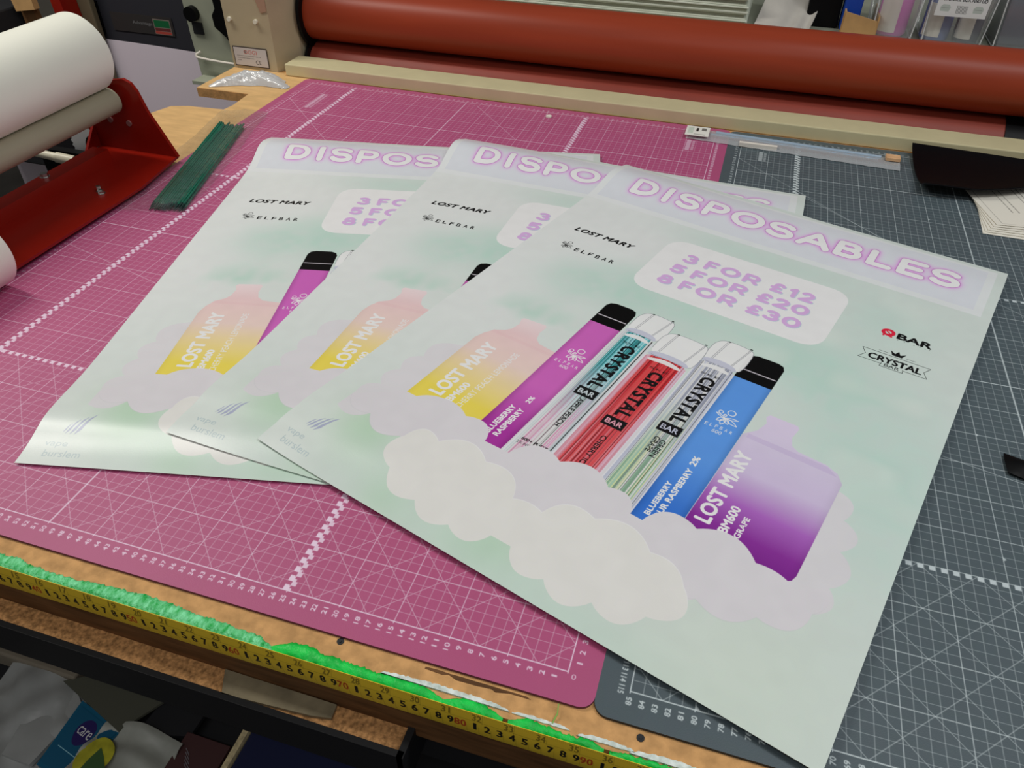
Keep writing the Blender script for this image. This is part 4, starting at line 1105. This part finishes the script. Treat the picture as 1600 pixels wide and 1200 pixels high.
def bl_img():
    C = Canvas(10, 4, 60, alb(206, 208, 206)); K = alb(40, 44, 48, k=1)
    C.text('STORAGE BOX AND LID', (1.0, 2.9, 9.4, 3.6), K, bold=.03)
    for i in range(26):
        if i % 3: C.fill([(3.9 + i * .085, .6), (3.96 + i * .085, .6), (3.96 + i * .085, 2.1), (3.9 + i * .085, 2.1)], K, .8)
    for u in (.9, 7.3): C.fill([(u, .9), (u + 1.7, .9), (u + 1.9, 1.7), (u + 1.5, 2.2), (u + .3, 2.2), (u - .1, 1.7)], alb(165, 175, 168), .9); C.fill([(u + .1, 1.5), (u + 1.6, 1.5), (u + 1.6, 1.6), (u + .1, 1.6)], K, .4)
    return C.image('box_label_print')
lb = sheet('box_label', surf(1, 1, lambda s, t: (.353 + .090 * s - .07 * 0 - .0 - sb2.location.x, 1.4395 - sb2.location.y - .002 * t, .1690 + .038 * t - sb2.location.z)), image_mat('box_label', bl_img(), .45), sb2, thick=.0005)
def bottle(x, y, r, h, m, label):
    b_ = thing('bottle', label, 'bottle', (x, y, zb + .003))
    z = zb + .003
    bm = bmesh.new(); prof_ = [(0, 0), (r * .9, 0), (r, .004), (r, h * .72), (r * .75, h * .8), (r * .35, h * .86), (r * .35, h), (0, h)]
    n = 32; rows = []
    for rr_, zz in prof_: rows.append([bm.verts.new((x + rr_ * math.cos(2 * PI * i / n), y + rr_ * math.sin(2 * PI * i / n), z + zz)) for i in range(n)] if rr_ else [bm.verts.new((x, y, z + zz))])
    for a, b in zip(rows, rows[1:]):
        for i in range(n):
            j = (i + 1) % n
            if len(a) == 1: bm.faces.new((a[0], b[j], b[i]))
            elif len(b) == 1: bm.faces.new((a[i], a[j], b[0]))
            else: bm.faces.new((a[i], a[j], b[j], b[i]))
    obj('bottle_body', bm, m, b_, True)
    bm = surf(12, 2, lambda s, t: (x + (r + .0006) * math.cos(math.radians(205 + 75 * s)), y + (r + .0006) * math.sin(math.radians(205 + 75 * s)), z + .008 + h * .5 * t))
    sheet('paper_label', bm, M['label_white'], b_, thick=.0003, offset=1)
    settle(b_)
bottle(.290, 1.492, .030, .13, M['pink_liquid'], 'bottle of pink liquid in the left clear storage box')
bottle(.372, 1.486, .027, .12, M['blue_liquid'], 'grey-blue bottle on the left inside the labelled clear box')
bottle(.430, 1.486, .024, .12, M['dark_liquid'], 'dark bottle on the right inside the labelled clear box')
tag(obj('dark_pouch', box(bmesh.new(), .482, .585, 1.465, 1.58, zb + .003, zb + .12, .006), M['dark_liquid']), 'dark slate pouch filling the rightmost clear storage box', 'pouch')

# ------------------------------------------------------------------ far left: printer, hanging media, clutter
pt = thing('printer', 'large dark wide-format printer behind the bench at the far left', 'printer', (-1.7, 1.9, FZ))
obj('front_cover', prism(bmesh.new(), [(-1.965, .0), (-1.945, .30), (-1.30, .30), (-1.30, -.19), (-1.89, -.158)], 1.70, 2.1, 'y'), M['dark_body'], pt)
obj('stand', B(-1.90, -1.30, 1.90, 2.0, FZ, -.17), M['darker'], pt)
def badge():
    C = Canvas(15, 5, 40, alb(44, 42, 42))
    C.text('Advantage', (5.2, 2.1, 10.0, 3.2), alb(104, 104, 106)); C.fill([(10.3, .2), (14.4, .2), (14.4, 4.3), (10.3, 4.3)], alb(110, 100, 94)); C.fill([(10.5, 2.1), (14.2, 2.1), (14.2, 4.0), (10.5, 4.0)], alb(16, 84, 48)); C.fill([(10.4, .3), (14.3, .3), (14.3, 1.0), (10.4, 1.0)], alb(150, 60, 52)); C.fill([(10.5, 1.1), (14.2, 1.1), (14.2, 1.9), (10.5, 1.9)], alb(90, 40, 40))
    return C.image('badge_print')
bd = sheet('badge', surf(1, 1, lambda s, t: (-1.835 + .215 * s, 1.697, -.122 + .052 * t + .012 * (1 - s) * 0)), image_mat('badge', badge(), .4), pt, thick=.001)
obj('clip_recess', B(-1.898, -1.872, 1.692, 1.70, -.135, -.045), M['black'], pt)
for z0, z1, c in ((-.075, -.066, (200, 200, 200)), (-.105, -.09, (190, 150, 145))): obj('metal_clip', B(-1.905, -1.888, 1.686, 1.692, z0, z1), mat('clip', alb(*c), .3), pt)
settle(pt)
tag(sheet('media_sheet', surf(20, 20, lambda s, t: (-2.45 + 1.25 * s, 1.694 - .004 * abs(math.sin(7 * s)), -.150 - .010 * s - .004 * math.sin(9 * s) - .70 * t)), M['white_sheet'], thick=.0006), 'wide white media sheet hanging below the dark printer', 'media sheet')
tag(obj('dark_equipment', box(bmesh.new(), -2.45, -2.06, 1.48, 1.66, -.5, -.045, .006), M['darker']), 'dark equipment box in the far upper left corner', 'equipment box')
tag(obj('wooden_plank', prism(bmesh.new(), [(-2.058, .2), (-2.02, .2), (-1.955, -.5), (-2.02, -.5)], 1.58, 1.60, 'y'), M['wood_brown']), 'upright wooden plank between dark equipment and red post in the upper left', 'plank')
tag(obj('plank_crosspiece', prism(bmesh.new(), [(-2.05, .02), (-1.97, .0), (-1.97, -.045), (-2.04, -.055)], 1.56, 1.58, 'y'), M['cardboard']), 'short tan board across the top of the upright plank in the upper left', 'board')
tag(obj('red_post', prism(bmesh.new(), [(-1.960, .2), (-1.925, .2), (-1.875, -.5), (-1.91, -.5)], 1.60, 1.66, 'y'), M['red']), 'red metal post behind the white roll in the upper left', 'post')
tag(obj('beige_case', box(bmesh.new(), -1.93, -1.865, 1.662, 1.684, -.5, .3, .004), mat('beige_dark', alb(90, 80, 62), .6)), 'narrow beige-brown case between the red post and the dark printer', 'case')

# ------------------------------------------------------------------ under the bench
zs = -.379
def slab(name, pts, z0, z1, m, label, cat, bev=.001):
    return tag(obj(name, prism(bmesh.new(), pts, z0, z1), m), label, cat)
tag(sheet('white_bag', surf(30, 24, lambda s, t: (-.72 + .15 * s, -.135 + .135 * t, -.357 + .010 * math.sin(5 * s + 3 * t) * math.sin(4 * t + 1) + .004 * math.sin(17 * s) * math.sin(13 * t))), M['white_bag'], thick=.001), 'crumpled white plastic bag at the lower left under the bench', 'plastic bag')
tag(obj('grey_carton', box(bmesh.new(), -.86, -.62, .0, .06, zs, -.345, .003), mat('grey_card', alb(120, 112, 98), .7)), 'grey carton behind the white bag under the bench', 'carton')
cp = thing('care_pack', 'teal pack with a dark oval reading care, leaning under the bench', 'pack', (-.565, -.06, zs))
prism_pts = [(-.590, -.026), (-.527, -.040), (-.552, -.100), (-.588, -.094)]
obj('pack_body', prism(bmesh.new(), [(-.594, -.018), (-.522, -.034), (-.548, -.104), (-.590, -.098)], zs, -.352), M['teal'], cp)
def care_img():
    C = Canvas(7, 8, 50, alb(24, 86, 116)); C.fill([(3.3 + 1.5 * math.cos(a), 5.6 + 1.9 * math.sin(a)) for a in np.linspace(0, 6.28, 40)], alb(44, 34, 92)); C.text('care', (2.1, 5.1, 4.6, 6.2), alb(225, 225, 235))
    C.fill([(1, 2.6), (5.6, 2.6), (5.6, 2.7), (1, 2.7)], alb(150, 200, 215)); C.text('a', (5.0, 3.0, 5.4, 3.4), alb(200, 220, 230))
    return C.image('care_print')
def cf(s, t):
    a = np.array([-.588, -.094]); b = np.array([-.550, -.101]); c = np.array([-.526, -.040]); d = np.array([-.590, -.024])
    p = (a * (1 - s) + b * s) * (1 - t) + (d * (1 - s) + c * s) * t; return (float(p[0]), float(p[1]), -.3512)
o = sheet('printed_face', surf(4, 4, cf), image_mat('care_print', care_img(), .4), cp, thick=.0004); settle(cp)
slab('white_card', [(-.612, -.008), (-.592, -.022), (-.594, -.060), (-.600, -.10), (-.64, -.10), (-.650, -.045)], -.362, -.3555, M['white_bag'], 'plain white card to the left of the teal pack under the bench', 'card')
slab('olive_card', [(-.632, -.005), (-.524, -.038), (-.494, .012), (-.574, .03)], -.352, -.348, M['olive_card'], 'dull olive-grey card with a pointed corner above the teal pack', 'card')
slab('dark_folder', [(-.500, .022), (-.44, .03), (-.442, -.016), (-.505, -.032)], -.36, -.354, M['darker'], 'dark folder lying behind the lemon bag under the bench', 'folder')
lbag = thing('lemon_bag', 'white bag with a lemon picture at the bottom left under the bench', 'bag', (-.5, -.07, zs))
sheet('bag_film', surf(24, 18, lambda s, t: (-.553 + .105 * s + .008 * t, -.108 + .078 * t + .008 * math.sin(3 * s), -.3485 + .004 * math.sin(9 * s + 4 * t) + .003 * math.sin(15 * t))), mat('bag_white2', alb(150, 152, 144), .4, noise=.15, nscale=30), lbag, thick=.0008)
obj('lemon_picture', prism(bmesh.new(), [(-.527 + .020 * math.cos(a) * (1 + .1 * math.sin(2 * a)), -.074 + .024 * math.sin(a)) for a in np.linspace(0, 6.0, 22)], -.3440, -.3432), M['lemon'], lbag)
obj('leaf_picture', prism(bmesh.new(), [(-.534, -.098), (-.506, -.098), (-.502, -.085), (-.516, -.070), (-.526, -.062), (-.531, -.078)], -.3430, -.3424), M['leaf'], lbag)
settle(lbag)
br = thing('brown_box', 'dark brown box with pale lash-like marks under the bench', 'box', (-.42, -.05, zs))
obj('box_body', box(bmesh.new(), -.447, -.388, -.11, -.012, zs, -.352, .001), M['brown'], br)
bm = bmesh.new()
for i in range(5): tube(bm, (-.436 + i * .002, -.030 - i * .004, -.3515), (-.428 + i * .003, -.036 - i * .0045, -.3515), .0006, 5)
obj('pale_marks', bm, mat('pale_mark', alb(110, 104, 108), .6), br); settle(br)
tag(obj('scale_strip', B(-.3835, -.3765, -.11, .012, zs, -.349), mat('strip', alb(196, 180, 140), .6, noise=.3, nscale=160)), 'narrow cream wooden strip with tiny marks between brown box and navy board', 'strip')
tag(obj('navy_board', B(-.375, -.20, -.12, .02, zs, -.356), M['navy']), 'navy blue board lying to the right of the cream strip under the bench', 'board')
